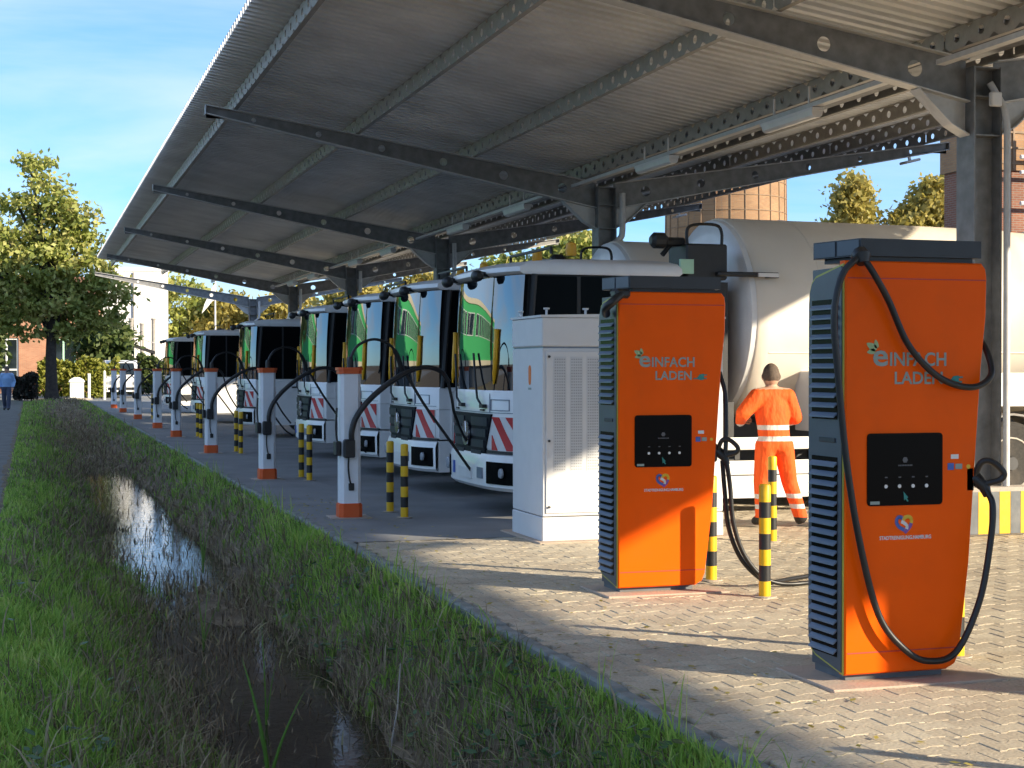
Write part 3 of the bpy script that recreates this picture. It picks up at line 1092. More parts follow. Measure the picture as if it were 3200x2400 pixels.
    mb = MB()
    curved(mb, 0.03, 2.47, 0.700, 0.732, -0.004, 0.03, 16)
    mb.build('bumper_gap_shade', 'black_plastic', t)  # black strip paints the shadow line between bumper and front mask
    mb = MB()                                  # service flap seams of the front
    curved(mb, 0.05, 2.45, 1.143, 1.150, -0.006, 0.01, 16)
    for y0 in (0.545, 1.95):
        curved(mb, y0, y0 + 0.007, 1.15, 1.355, -0.006, 0.01, 1)
    mb.build('flap_seam', 'slat_grey', t)
    for y0 in (0.70, 1.72):
        h_ = MB()
        curved(h_, y0, y0 + 0.10, 1.162, 1.180, -0.022, 0.0, 2)
        h_.build('flap_handle', 'black_plastic', t)
    # name plate outline above the chevron
    mb = MB()
    curved(mb, 0.16, 0.52, 1.17, 1.178, -0.008, 0.0, 4)
    curved(mb, 0.16, 0.52, 1.285, 1.293, -0.008, 0.0, 4)
    curved(mb, 0.16, 0.168, 1.17, 1.293, -0.008, 0.0, 1)
    curved(mb, 0.512, 0.52, 1.17, 1.293, -0.008, 0.0, 1)
    mb.build('badge_outline', 'slat_grey', t)
    # bumper with lamp recesses
    mb = MB()
    n = 20
    prof = [(-0.00, 0.30), (-0.05, 0.34), (-0.055, 0.62), (-0.03, 0.69), (0.03, 0.70)]
    o = len(mb.v)
    for i in range(n + 1):
        y = -0.01 + 2.52 * i / n
        for ox, z in prof:
            mb.v.append((fx(min(max(y, 0), 2.5)) + ox, y, z))
    for i in range(n):
        for k in range(len(prof) - 1):
            a = o + i * len(prof) + k
            mb.f.append([a, a + 1, a + len(prof) + 1, a + len(prof)]); mb.m.append(0)
    for y0, y1 in ((-0.012, 0.03), (2.47, 2.512)):
        mb.box(-0.01, 1.0, y0, y1, 0.30, 0.70)
    mb.box(0.02, 1.0, 0.03, 2.47, 0.32, 0.34)
    bum = mb.build('bumper', 'white_paint', t, smooth=True)
    for y0, y1 in ((0.03, 0.50), (2.0, 2.47)):
        h = MB()
        curved(h, y0, y1, 0.375, 0.615, -0.068, -0.03, 4)
        hl = h.build('headlight', 'black_glass', bum)
        l_ = MB()
        yc = 0.5 * (y0 + y1)
        l_.lathe([(0.0, 0), (0.055, 0.0), (0.07, 0.012), (0.07, 0.03)], axis='x', c=(fx(yc) - 0.078, yc + 0.09, 0.50), n=14)
        l_.lathe([(0.0, 0), (0.045, 0.0), (0.055, 0.012), (0.055, 0.03)], axis='x', c=(fx(yc) - 0.074, yc - 0.09, 0.50), n=14)
        l_.build('lens', 'lens', hl, smooth=True)
    mb = MB()
    curved(mb, 0.99, 1.51, 0.40, 0.51, -0.068, -0.05, 4)
    mb.build('number_plate', 'hazard_white', bum)
    mb = MB()
    curved(mb, 0.62, 0.78, 0.42, 0.54, -0.066, -0.05, 2)
    mb.build('vent', 'slat_grey', bum)
    mb = MB()
    curved(mb, 1.72, 1.80, 0.42, 0.56, -0.066, -0.05, 2)
    mb.build('sticker', 'print_blue', bum)
    # chassis
    mb = MB()
    for y0 in (0.72, 1.68):
        mb.box(0.6, 8.4, y0, y0 + 0.10, 0.72, 1.0)
    for x in (1.2, 2.4, 3.4, 4.4, 6.8, 8.2):
        mb.box(x, x + 0.1, 0.82, 1.68, 0.74, 0.98)
    mb.box(1.9, 2.6, 0.25, 2.25, 0.55, 1.25)
    mb.box(2.7, 3.9, 0.95, 1.55, 0.5, 1.2)
    mb.build('chassis', 'steel_dark', t)
    # wheels
    for x in (1.55, 4.78, 6.13):
        for y0 in (0.05, 2.12):
            w = MB()
            w.lathe([(0.30, 0.02), (0.46, 0.0), (0.50, 0.05), (0.50, 0.28), (0.46, 0.33), (0.30, 0.31)], axis='y', c=(x, y0, 0.50), n=32)
            wo_ = w.build('wheel', 'tyre', t, smooth=True)
            r_ = MB()
            yo = y0 + (0.012 if y0 < 1 else 0.318)
            sg = 1 if y0 < 1 else -1
            r_.lathe([(0.10, sg * 0.03), (0.12, sg * 0.05), (0.20, sg * 0.09), (0.26, sg * 0.06), (0.30, 0.0), (0.315, 0.0), (0.31, sg * 0.03)], axis='y', c=(x, yo, 0.50), n=24)
            r_.build('rim', 'rim', wo_, smooth=True)
            b_ = MB()
            for k in range(10):
                a = 2 * math.pi * k / 10
                b_.lathe([(0.014, sg * 0.02), (0.014, sg * 0.085)], axis='y', c=(x + 0.165 * math.cos(a), yo, 0.5 + 0.165 * math.sin(a)), n=6)
            b_.lathe([(0.08, -sg * 0.03), (0.095, sg * 0.05)], axis='y', c=(x, yo, 0.5), n=12)
            b_.build('hub', 'steel_dark', wo_)
    for x in (4.78, 6.13):
        for y0 in (0.02, 2.08):
            f_ = MB()
            po, pi_ = [], []
            for k in range(13):
                a = R(12 + 156 * k / 12)
                po.append((x + 0.60 * math.cos(a), 0.5 + 0.60 * math.sin(a)))
                pi_.append((x + 0.575 * math.cos(a), 0.5 + 0.575 * math.sin(a)))
            for k in range(12):
                f_.prism([po[k], po[k + 1], pi_[k + 1], pi_[k]], 'y', y0, y0 + 0.40)
            f_.build('mudguard', 'fender', t)
    # side boxes, rails, skirts (near and far side)
    for y0, y1, sgn in ((0.0, 0.05, -1), (2.45, 2.5, 1)):
        mb = MB()
        mb.box(4.15, 8.1, y0, y1, 1.18, 1.58, bevel=0.01)
        sk = mb.build('sill_panel', 'white_paint', t)
        for xx in (5.1, 6.05, 7.0):
            MB().box(xx, xx + 0.008, y0 + sgn * 0.003, y1 + sgn * 0.003, 1.2, 1.56).build('seam', 'slat_grey', sk)
        for z0, z1 in ((0.72, 0.86), (0.44, 0.60)):
            MB().box(2.25, 4.05, y0 + 0.01, y1 - 0.012, z0, z1, bevel=0.008).build('side_rail', 'white_paint', t)
        MB().box(2.5, 2.56, y0 + 0.012, y1 - 0.014, 0.61, 0.71).box(3.7, 3.76, y0 + 0.012, y1 - 0.014, 0.61, 0.71).build('rail_post', 'steel_dark', t)
        MB().box(2.2, 4.1, y0 + 0.02, y1 - 0.02, 0.18, 0.43, bevel=0.008).build('side_skirt', 'white_paint', t)
        bx_ = MB().box(3.42, 4.05, y0 - sgn * 0.0, y0 - sgn * 0.35, 0.92, 1.60, bevel=0.01).build('tool_box', 'cabinet_paint', t)
        rm = MB()
        yf = y0 + sgn * 0.004
        for i in range(5):
            rm.box(3.52 + 0.09 * i, 3.575 + 0.09 * i, yf, y0 - sgn * 0.001, 1.22, 1.28)
        for i in range(4):
            rm.box(3.52 + 0.09 * i, 3.58 + 0.09 * i, yf, y0 - sgn * 0.001, 1.12, 1.17)
        rm.build('red_lettering', 'print_red', bx_)
    # drum
    CZ = 2.22
    d = MB()
    d.lathe([(0.02, 2.66), (0.6, 2.67), (1.0, 2.69), (1.14, 2.715), (1.175, 2.74), (1.185, 2.80)], axis='x', c=(0, 1.25, CZ), n=64)
    dish = d.build('drum_head', 'white_paint', t, smooth=True)
    d = MB()
    d.lathe([(1.19, 2.80), (1.205, 2.82), (1.205, 2.95), (1.20, 3.6), (1.195, 4.6), (1.185, 5.6), (1.17, 6.4), (1.18, 6.42), (1.18, 6.60), (1.16, 6.62), (1.12, 7.3), (1.05, 7.6)], axis='x', c=(0, 1.25, CZ), n=96)
    drum = d.build('drum', 'drum_paint', t, smooth=True)
    for xx in (3.62, 5.02, 6.05):
        s3 = MB()
        rr_ = 1.20 - 0.012 * (xx - 3.6)
        s3.lathe([(rr_ - 0.02, xx), (rr_ + 0.006, xx + 0.004), (rr_ + 0.006, xx + 0.018), (rr_ - 0.02, xx + 0.022)], axis='x', c=(0, 1.25, CZ), n=96)
        s3.build('weld_seam', 'drum_paint', drum, smooth=True)
    for ang in (200, 250, 285, 20):
        a = R(ang)
        sy, sz = 1.25 + 1.204 * math.cos(a), CZ + 1.204 * math.sin(a)
        MB().tube([(2.97, sy, sz), (5.0, 1.25 + 1.196 * math.cos(a), CZ + 1.196 * math.sin(a)), (6.38, 1.25 + 1.176 * math.cos(a), CZ + 1.176 * math.sin(a))], 0.008, 6).build('weld_seam', 'drum_paint', drum)
    # rear hopper
    mb = MB()
    mb.prism([(7.55, 0.55), (9.0, 0.75), (9.05, 1.5), (8.7, 3.0), (8.2, 3.45), (7.62, 3.45), (7.55, 3.2)], 'y', 0.02, 2.48)
    hp = mb.build('hopper', 'white_paint', t)
    MB().box(9.0, 9.3, 0.3, 2.2, 0.9, 1.25).build('bin_lift', 'steel_dark', hp)
    # equipment between cab and drum
    mb = MB()
    mb.box(1.95, 2.45, 0.10, 0.62, 2.62, 3.02, bevel=0.02)
    mb.box(1.9, 2.5, 0.2, 2.3, 1.3, 2.6)
    mb.tube(spline([(2.0, 0.2, 3.0), (2.0, 0.2, 3.18), (2.1, 0.2, 3.24), (2.35, 0.2, 3.24), (2.42, 0.2, 3.16), (2.42, 0.2, 3.0)], 4), 0.018, 6)
    mb.tube([(1.7, 0.3, 3.05), (2.0, 0.3, 3.05)], 0.05, 8)
    mb.lathe([(0.05, 1.6), (0.09, 1.64), (0.09, 1.76), (0.05, 1.8)], axis='x', c=(0, 0.3, 3.06), n=12)
    mb.tube([(1.75, 0.32, 2.9), (1.85, 0.32, 3.02), (1.85, 0.5, 3.12)], 0.03, 6)
    pu = mb.build('hydraulic_unit', 'black_plastic', t)
    w = MB().box(2.3, 3.05, 0.02, 0.14, 2.66, 2.71, bevel=0.01).box(2.92, 3.05, 0.03, 0.13, 2.65, 2.66)
    w.build('work_light', 'black_plastic', pu)
    MB().box(2.78, 3.03, -0.01, 0.015, 2.655, 2.70).build('light_lens', 'lamp_white', pu)
    MB().box(1.86, 2.02, 0.06, 0.10, 2.68, 2.84).build('cover_plate', 'frame_mint', pu)
    return t


truck = make_truck()
T_Y = [15.6, 19.05, 22.6, 27.3, 36.4, 46.6, 57.2]
T_L = ['white refuse truck with large drum nearest the camera, behind the white cabinet',
       'second white refuse truck from the camera, behind the nearest charging post',
       'third white refuse truck from the camera, right of the tall orange capped post',
       'fourth white refuse truck in the row, behind the second charging post',
       'fifth white refuse truck in the row, behind the third charging post',
       'sixth white refuse truck in the row, second from its far end',
       'farthest white refuse truck at the far end of the row']
truck.location = (5.0, T_Y[0], 0)
truck['label'] = T_L[0]
for yy, lb in zip(T_Y[1:], T_L[1:]):
    dup(truck, (5.0 + random.uniform(-0.10, 0.10), yy, 0), lb, rz=R(random.uniform(-1.3, 1.3)))

# ------------------------------------------------------------------ fast chargers


def make_charger(label, loc):
    t = thing('fast_charger', label, 'charger', loc, group='orange fast chargers')
    MB().box(0.03, 0.60, 0.05, 0.37, 0.006, 0.05).build('plinth', 'plinth_grey', t)
    # orange front shell

    def right(z):
        pts = [(0.045, 0.60), (0.075, 0.655), (0.13, 0.68), (0.6, 0.737), (1.62, 0.808), (1.90, 0.838), (2.10, 0.842), (2.15, 0.835), (2.18, 0.81)]
        for (a, xa), (b, xb) in zip(pts, pts[1:]):
            if z <= b:
                return xa + (xb - xa) * (z - a) / (b - a)
        return pts[-1][1]
    zs = [0.045, 0.06, 0.075, 0.10, 0.13, 0.3, 0.6, 1.0, 1.3, 1.62, 1.8, 1.9, 2.1, 2.13, 2.15, 2.17, 2.18]
    poly = [(0.0, zs[0])] + [(right(z), z) for z in zs] + [(0.0, zs[-1])]
    sh = MB()
    ins = [(0.006 if x == 0 else x - 0.008, min(max(z, zs[0] + 0.008), zs[-1] - 0.008)) for x, z in poly]
    n = len(poly)
    vs = [(x, 0.0, z) for x, z in ins] + [(x, 0.010, z) for x, z in poly] + [(x, 0.06, z) for x, z in poly]
    fs = [tuple(range(n))] + [(k * n + i, k * n + (i + 1) % n, (k + 1) * n + (i + 1) % n, (k + 1) * n + i) for k in range(2) for i in range(n)] + [tuple(range(3 * n - 1, 2 * n - 1, -1))]
    sh.add(vs, fs)
    front = sh.build('front_shell', 'orange_paint', t)
    for zz in (2.09, 0.158):
        MB().box(0.012, right(zz) - 0.012, -0.0022, 0.002, zz - 0.003, zz + 0.003).build('seam', 'print_red', front)
    # core
    cr_ = MB()
    core = [(0.015, 0.05)] + [(right(z) - 0.02, z) for z in zs[3:]] + [(0.015, 2.15)]
    cr_.prism(core, 'y', 0.06, 0.375)
    cr_.build('housing', 'slate', t)
    # left side panel with yellow trim, louvres
    side = [(0.012, 0.045), (0.30, 0.10), (0.345, 0.125), (0.372, 0.165), (0.38, 0.22), (0.38, 1.97), (0.372, 2.03), (0.345, 2.085), (0.30, 2.115), (0.012, 2.165)]
    cy, cz = 0.196, 1.1
    tr = MB().prism(side, 'x', -0.006, 0.014)
    tr.build('edge_trim', 'trim_yellow', t)
    ins = [(cy + (y - cy) * 0.94, cz + (z - cz) * 0.988) for y, z in side]
    sp = MB().prism(ins, 'x', -0.012, 0.0)
    pan = sp.build('side_panel', 'slate', t)
    for z0, z1 in ((0.13, 1.165), (1.36, 1.985)):
        MB().box(-0.0135, 0.0, 0.06, 0.332, z0, z1).build('louvre_recess', 'screen_black', pan)
    sl = MB()
    sl.add([(-0.010, 0.062, 0.0), (-0.034, 0.062, -0.022), (-0.034, 0.062, -0.030), (-0.010, 0.062, -0.012),
            (-0.010, 0.330, 0.0), (-0.034, 0.330, -0.022), (-0.034, 0.330, -0.030), (-0.010, 0.330, -0.012)],
           [(0, 1, 2, 3), (7, 6, 5, 4), (0, 4, 5, 1), (1, 5, 6, 2), (2, 6, 7, 3), (3, 7, 4, 0)])
    sl_me = sl.mesh('louvre_slat', 'slat_grey')
    for k in range(20):
        obj('louvre_slat', sl_me, pan, loc=(0, 0, 0.175 + 0.051 * k))
    for k in range(12):
        obj('louvre_slat', sl_me, pan, loc=(0, 0, 1.40 + 0.051 * k))
    MB().box(-0.018, -0.01, 0.08, 0.25, 1.24, 1.265, bevel=0.003).build('handle', 'charcoal', pan)
    # cap
    cp = MB()
    pl_ = [(0.085, -0.005), (0.80, -0.005), (0.80, 0.36), (0.01, 0.36)]
    pi_ = [(0.12, 0.03), (0.77, 0.03), (0.77, 0.33), (0.06, 0.33)]
    cp.prism(pi_, 'z', 2.18, 2.21)
    cp.prism(pl_, 'z', 2.205, 2.295)
    cap = cp.build('cap', 'charcoal', t)
    for a, b in ((0.03, 0.47), (0.52, 0.97)):
        q = MB()
        p0 = Vector((0.085, -0.005)) * (1 - a) + Vector((0.01, 0.36)) * a
        p1 = Vector((0.085, -0.005)) * (1 - b) + Vector((0.01, 0.36)) * b
        q.add([(p0.x - 0.006, p0.y, 2.212), (p1.x - 0.006, p1.y, 2.212), (p1.x - 0.006, p1.y, 2.288), (p0.x - 0.006, p0.y, 2.288),
               (p0.x + 0.01, p0.y, 2.212), (p1.x + 0.01, p1.y, 2.212), (p1.x + 0.01, p1.y, 2.288), (p0.x + 0.01, p0.y, 2.288)],
              [(0, 1, 2, 3), (4, 7, 6, 5), (0, 4, 5, 1), (1, 5, 6, 2), (2, 6, 7, 3), (3, 7, 4, 0)])
        q.build('cap_panel', 'slate', cap)
    # screen
    sc = MB().prism(rounded(0.445, 0.375, 0.02, 4, 0.124, 0.914), 'y', -0.006, 0.004)
    scr = sc.build('screen', 'screen_black', front)
    for k in range(4):
        MB().lathe([(0.010, -0.0085), (0.010, -0.004)], axis='y', c=(0.232 + 0.080 * k, 0, 1.014), n=14).build('button', 'print_white', scr)
    MB().box(0.140, 0.195, -0.0075, -0.005, 0.922, 0.938).build('label', 'print_grey', scr)
    MB().prism([(0.335, 0.985), (0.363, 0.955), (0.355, 0.95), (0.366, 0.935), (0.358, 0.932), (0.349, 0.946), (0.340, 0.94)], 'y', -0.0078, -0.004).build('arrow_mark', 'print_teal', scr)
    MB().lathe([(0.016, -0.0075), (0.016, -0.004)], axis='y', c=(0.345, 0, 1.150), n=6).build('display_mark', 'print_faint', scr)
    mm_ = MB()
    for k in range(9):
        mm_.box(0.305 + 0.0095 * k, 0.3115 + 0.0095 * k, -0.0075, -0.005, 1.118, 1.126)
    mm_.build('display_text', 'print_faint', scr)
    mm_ = MB()
    for k in range(4):
        mm_.box(0.226 + 0.08 * k, 0.241 + 0.08 * k, -0.0075, -0.005, 1.058, 1.064)
    mm_.build('display_text', 'print_faint', scr)
    # logo lettering
    RX = (R(90), 0, 0)
    obj('logo_letter', text_mesh('e', 0.165, 'logo_letter', 'print_grey', 0.088), front, loc=(0.158, -0.002, 1.640), rot=RX)
    obj('logo_text', text_mesh('INFACH', 0.098, 'logo_text', 'print_grey', 0.335), front, loc=(0.257, -0.002, 1.640), rot=RX)
    obj('logo_text', text_mesh('LADEN', 0.090, 'logo_text', 'print_grey', 0.285), front, loc=(0.285, -0.002, 1.545), rot=RX)
    lf = MB()
    for c0, ang, ln in (((0.178, 1.722), 150, 0.066), ((0.180, 1.728), 100, 0.046), ((0.172, 1.716), 190, 0.050)):
        p = []
        for k in range(12):
            tt = 2 * math.pi * k / 12
            u, v = ln * 0.5 * (1 + math.cos(tt)), ln * 0.23 * math.sin(tt) * (1.2 - 0.5 * math.cos(tt))
            a = R(ang)
            p.append((c0[0] + u * math.cos(a) - v * math.sin(a), c0[1] + u * math.sin(a) + v * math.cos(a)))
        lf.prism(p, 'y', -0.0026, 0.001)
    lf.build('logo_leaf', 'print_leaf', front)
    pg = MB()
    pg.prism([(0.585, 1.556), (0.612, 1.558), (0.636, 1.585), (0.668, 1.588), (0.668, 1.545), (0.640, 1.542), (0.612, 1.550), (0.585, 1.549)], 'y', -0.0026, 0.001)
    pg.prism([(0.668, 1.582), (0.692, 1.584), (0.692, 1.576), (0.668, 1.574)], 'y', -0.0026, 0.001)
    pg.prism([(0.668, 1.558), (0.688, 1.559), (0.688, 1.551), (0.668, 1.550)], 'y', -0.0026, 0.001)
    pg.build('logo_plug', 'print_teal', front)
    # heart emblem of ribbon strokes
    def stroke(pts, w, mname, lay):
        h = MB()
        q = spline([(x, 0, z) for x, z in pts], 5)
        for i in range(len(q) - 1):
            a, b = q[i], q[i + 1]
            d = (b - a).normalized()
            nn = Vector((-d.z, 0, d.x)) * w
            h.add([(a + nn)[:], (b + nn)[:], (b - nn)[:], (a - nn)[:]], [(0, 1, 2, 3)])
        o = h.build('emblem_stroke', mname, front)
        o.location = (0, -0.0015 - 0.0004 * lay, 0)
    stroke([(0.345, 0.785), (0.315, 0.80), (0.298, 0.825), (0.305, 0.85), (0.325, 0.852), (0.338, 0.835)], 0.010, 'print_blue', 1)
    stroke([(0.338, 0.835), (0.345, 0.848), (0.368, 0.855), (0.386, 0.84), (0.384, 0.82)], 0.010, 'print_yellow', 2)
    stroke([(0.384, 0.82), (0.375, 0.80), (0.352, 0.778), (0.345, 0.770)], 0.010, 'print_purple', 3)
    stroke([(0.325, 0.83), (0.345, 0.82), (0.36, 0.805), (0.356, 0.79)], 0.009, 'print_white', 4)
    obj('small_print', text_mesh('STADTREINIGUNG.HAMBURG', 0.028, 'small_print', 'print_white', 0.305), front, loc=(0.198, -0.002, 0.737), rot=RX)
    MB().box(0.622, 0.668, -0.002, 0.001, 1.150, 1.174).build('sticker', 'print_white', front)
    MB().box(0.603, 0.640, -0.002, 0.001, 1.092, 1.128).build('sticker', 'print_blue', front)
    MB().box(0.650, 0.690, -0.002, 0.001, 1.096, 1.124).build('sticker', 'print_grey', front)
    MB().lathe([(0.012, -0.002), (0.012, 0.001)], axis='y', c=(0.728, 0, 1.108), n=12).build('sticker', 'print_yellow', front)
    return t


def plug(parent, p, flip=1):
    """charging connector in its holster: loop handle and nose"""
    h = MB()
    x, y, z = p
    h.tube(spline([(x - 0.03, y + 0.02, z - 0.02), (x - 0.01, y - 0.02, z + 0.075), (x + 0.035, y - 0.05, z + 0.085), (x + 0.095, y - 0.07, z + 0.03), (x + 0.085, y - 0.06, z - 0.01), (x + 0.02, y - 0.02, z - 0.035)], 5), 0.017, 8)
    h.tube([(x - 0.05, y + 0.05, z + 0.0), (x - 0.01, y + 0.02, z - 0.01), (x + 0.02, y - 0.01, z - 0.05), (x + 0.035, y - 0.02, z - 0.10)], [0.035, 0.04, 0.032, 0.022], 10)
    h.build('connector', 'rubber', parent, smooth=True)
    MB().box(x - 0.09, x - 0.03, y + 0.0, y + 0.12, z - 0.08, z + 0.06, bevel=0.012).build('holster', 'charcoal', parent)


ch1 = make_charger('tall orange fast charger nearest the camera with looped black cables', (3.99, 7.01, 0))
ch2 = make_charger('orange fast charger beside the white cabinet, farther from the camera', (4.03, 10.30, 0))


def cable(parent, pts, r=0.017, name='cable', n=8):
    return MB().tube(spline(pts, n), r, 10).build(name, 'rubber', parent, smooth=True)


yb = -0.055
cable(ch1, [(0.075, 0.02, 2.20), (0.07, yb, 2.185), (0.12, yb - 0.02, 2.105), (0.217, yb, 1.972), (0.325, yb, 1.758), (0.462, yb, 1.615), (0.60, yb, 1.543), (0.739, yb, 1.530), (0.835, yb + 0.01, 1.59), (0.86, 0.02, 1.70), (0.855, 0.10, 1.80)], 0.0175)
cable(ch1, [(0.055, 0.02, 2.20), (0.03, yb, 2.185), (-0.04, yb, 2.12), (-0.085, yb, 2.0), (-0.098, yb, 1.85), (-0.077, yb, 1.615), (-0.024, yb, 1.144), (0.056, yb, 0.718), (0.163, yb, 0.358), (0.298, yb - 0.01, 0.185), (0.434, yb - 0.02, 0.112), (0.60, yb - 0.03, 0.150), (0.739, yb - 0.03, 0.403), (0.81, yb - 0.02, 0.692), (0.834, yb - 0.01, 0.90), (0.82, yb + 0.03, 0.985)], 0.0175)
MB().tube([(0.065, -0.02, 2.215), (0.065, -0.045, 2.195), (0.065, -0.06, 2.16)], [0.045, 0.05, 0.03], 10).build('cable_guide', 'rubber', ch1, smooth=True)
plug(ch1, (0.80, 0.0, 1.05))
MB().box(-0.03, 0.09, -0.02, 0.10, 2.13, 2.20, bevel=0.02).build('cable_guide', 'rubber', ch2)
cable(ch2, [(0.02, 0.0, 2.16), (-0.06, -0.02, 2.10), (-0.085, 0.03, 2.06), (-0.05, 0.12, 2.02)], 0.03)
plug(ch2, (0.82, 0.02, 1.02))
cable(ch2, [(0.84, 0.10, 1.60), (0.865, 0.06, 1.45), (0.855, 0.02, 1.25), (0.845, 0.0, 1.10), (0.84, 0.0, 1.0)], 0.017)
cable(ch2, [(0.845, -0.01, 0.95), (0.875, -0.01, 0.75), (0.90, -0.01, 0.50), (0.98, -0.01, 0.27), (1.12, -0.01, 0.10), (1.28, -0.01, 0.03), (1.55, 0.03, 0.02), (2.1, 0.3, 0.02), (3.0, 1.2, 0.02)], 0.017)
cable(ch2, [(0.83, 0.03, 0.95), (0.85, 0.03, 0.72), (0.88, 0.03, 0.46), (0.97, 0.03, 0.24), (1.10, 0.04, 0.10), (1.25, 0.10, 0.03), (1.5, 0.25, 0.02), (2.2, 0.7, 0.02), (2.6, 1.6, 0.02)], 0.017)

# ------------------------------------------------------------------ white power cabinet
cab = thing('power_cabinet', 'tall white electrical cabinet with vented doors behind the orange charger', 'cabinet', (4.57, 13.63, 0))
W_, D_, H_ = 1.85, 0.93, 2.13
MB().box(0, W_, 0, D_, 0.24, 1.82, bevel=0.008).build('body', 'cabinet_paint', cab)
MB().box(-0.004, W_ + 0.004, -0.004, D_ + 0.004, 0.006, 0.232, bevel=0.008).build('base', 'cabinet_paint', cab)
MB().box(-0.006, W_ + 0.006, -0.006, D_ + 0.006, 1.835, H_ - 0.02, bevel=0.01).build('top_box', 'cabinet_paint', cab)
MB().box(0.01, W_ - 0.01, 0.01, D_ - 0.01, 1.815, 1.84).build('shadow_gap', 'slat_grey', cab)
MB().prism([(-0.02, H_ - 0.02), (W_ + 0.02, H_ - 0.02), (W_ + 0.02, H_), (W_ * 0.5, H_ + 0.02), (-0.02, H_)], 'y', -0.02, D_ + 0.02).build('lid', 'cabinet_paint', cab)
for xx, yy in ((0.06, 0.06), (0.06, 0.85), (0.45, 0.06), (0.9, 0.06), (1.35, 0.06), (1.79, 0.06)):
    MB().lathe([(0.012, H_), (0.012, H_ + 0.05), (0.03, H_ + 0.055), (0.03, H_ + 0.07)], c=(xx, yy, 0), n=10).build('lifting_eye', 'cabinet_paint', cab)
for i in range(2):
    x0 = 0.03 + 0.905 * i
    dr_ = MB().box(x0, x0 + 0.885, -0.014, 0.0, 0.27, 1.79, bevel=0.004).build('door', 'cabinet_paint', cab)
    for k in range(4):
        xa = x0 + 0.075 + 0.165 * k
        MB().box(xa, xa + 0.125, -0.0165, -0.013, 0.66, 1.74).build('vent_panel', 'vent_grey', dr_)
        sl_ = MB()
        for j in range(40):
            for q in range(5):
                zz = 0.675 + 0.0265 * j
                sl_.box(xa + 0.010 + 0.0225 * q, xa + 0.024 + 0.0225 * q, -0.0178, -0.016, zz, zz + 0.012)
        o = sl_.build('vent_slots', 'vent_slot', dr_)
    for zz in (1.74, 0.95, 0.33):
        MB().lathe([(0.012, -0.03), (0.012, -0.01)], axis='y', c=(x0 + 0.03, 0, zz), n=8).build('hinge', 'steel_dark', dr_)
for yy, zz in ((0.30, 1.75), (0.93, 1.2), (0.93, 0.6)):
    pass
lg = MB()
for c0, r0 in ((1.62, 0.040), (1.565, 0.036), (1.505, 0.035)):
    lg.lathe([(0.004, -0.0035), (r0, -0.003), (r0, 0.0)], axis='x', c=(0, 0.38, c0), n=14)
lg.prism([(0.345, 1.50), (0.415, 1.50), (0.42, 1.62), (0.34, 1.62)], 'x', -0.003, 0.0)
lg.build('logo_mark', 'print_orange', cab)
lg = MB()
for k in range(6):
    lg.box(-0.003, 0.0, 0.425 - 0.016 * k - 0.011, 0.425 - 0.016 * k, 1.425, 1.445)
lg.build('logo_print', 'print_grey', cab)

# ------------------------------------------------------------------ charging posts
pt = thing('charging_post', 'x', 'charger', group='white charging posts along the kerb')
oct_ = lambda w, c: [(-w + c, -w), (w - c, -w), (w, -w + c), (w, w - c), (w - c, w), (-w + c, w), (-w, w - c), (-w, -w + c)]
MB().prism(oct_(0.112, 0.035), 'z', 0.15, 1.575).build('post', 'post_paint', pt)
mb = MB()
mb.prism(oct_(0.128, 0.04), 'z', 0.004, 0.145)
mb.prism(oct_(0.12, 0.038), 'z', 0.145, 0.158)
mb.build('foot', 'orange_plastic', pt)
mb = MB()
mb.prism(oct_(0.124, 0.04), 'z', 1.572, 1.61)
mb.prism(oct_(0.135, 0.045), 'z', 1.61, 1.642)
mb.build('cap', 'orange_plastic', pt)
MB().box(-0.22, 0.22, -0.2, 0.2, -0.01, 0.0065).build('base_plate', 'concrete', pt)
mb = MB()
mb.box(-0.09, 0.03, -0.20, -0.112, 0.66, 0.86, bevel=0.012)
mb.box(-0.17, -0.112, -0.13, 0.03, 0.68, 0.84, bevel=0.01)
mb.build('cable_holder', 'black_plastic', pt)
MB().tube(spline([(0.0, -0.14, 0.84), (0.0, -0.15, 0.95), (0.05, -0.15, 1.10), (0.19, -0.14, 1.28), (0.42, -0.12, 1.47), (0.66, -0.10, 1.60), (0.85, -0.08, 1.645), (1.02, -0.06, 1.60), (1.12, -0.05, 1.48)], 6), [0.032] * 30 + [0.026] * 19, 10).build('boom', 'rubber', pt, smooth=True)
MB().tube(spline([(0.60, -0.11, 1.60), (0.66, -0.10, 1.50), (0.85, -0.08, 1.20), (1.15, -0.05, 0.80), (1.42, 0.0, 0.45), (1.60, 0.05, 0.32)], 6), 0.017, 8).build('cable', 'rubber', pt, smooth=True)
MB().tube(spline([(1.10, -0.05, 1.52), (1.16, -0.02, 1.30), (1.22, 0.05, 1.10), (1.40, 0.2, 0.80), (1.60, 0.3, 0.55)], 6), 0.017, 8).build('cable', 'rubber', pt, smooth=True)
MB().lathe([(0.035, 1.64), (0.035, 1.72), (0.025, 1.76)], c=(0.02, 0.03, 0), n=10).build('socket', 'rubber', pt)
MB().tube(spline([(0.02, 0.03, 1.70), (0.05, 0.05, 1.80), (0.14, 0.09, 1.90), (0.32, 0.16, 1.955), (0.50, 0.22, 1.90), (0.60, 0.26, 1.78), (0.66, 0.28, 1.62), (0.70, 0.3, 1.55)], 6), [0.016] * 28 + [0.028] * 15, 8).build('boom', 'rubber', pt, smooth=True)
MB().tube(spline([(-0.03, -0.14, 0.70), (-0.035, -0.135, 0.55), (-0.02, -0.13, 0.42), (0.0, -0.125, 0.36)], 5), 0.010, 6).build('cable', 'rubber', pt, smooth=True)
MB().box(-0.03, 0.03, -0.14, -0.112, 0.30, 0.38, bevel=0.006).build('socket', 'rubber', pt)
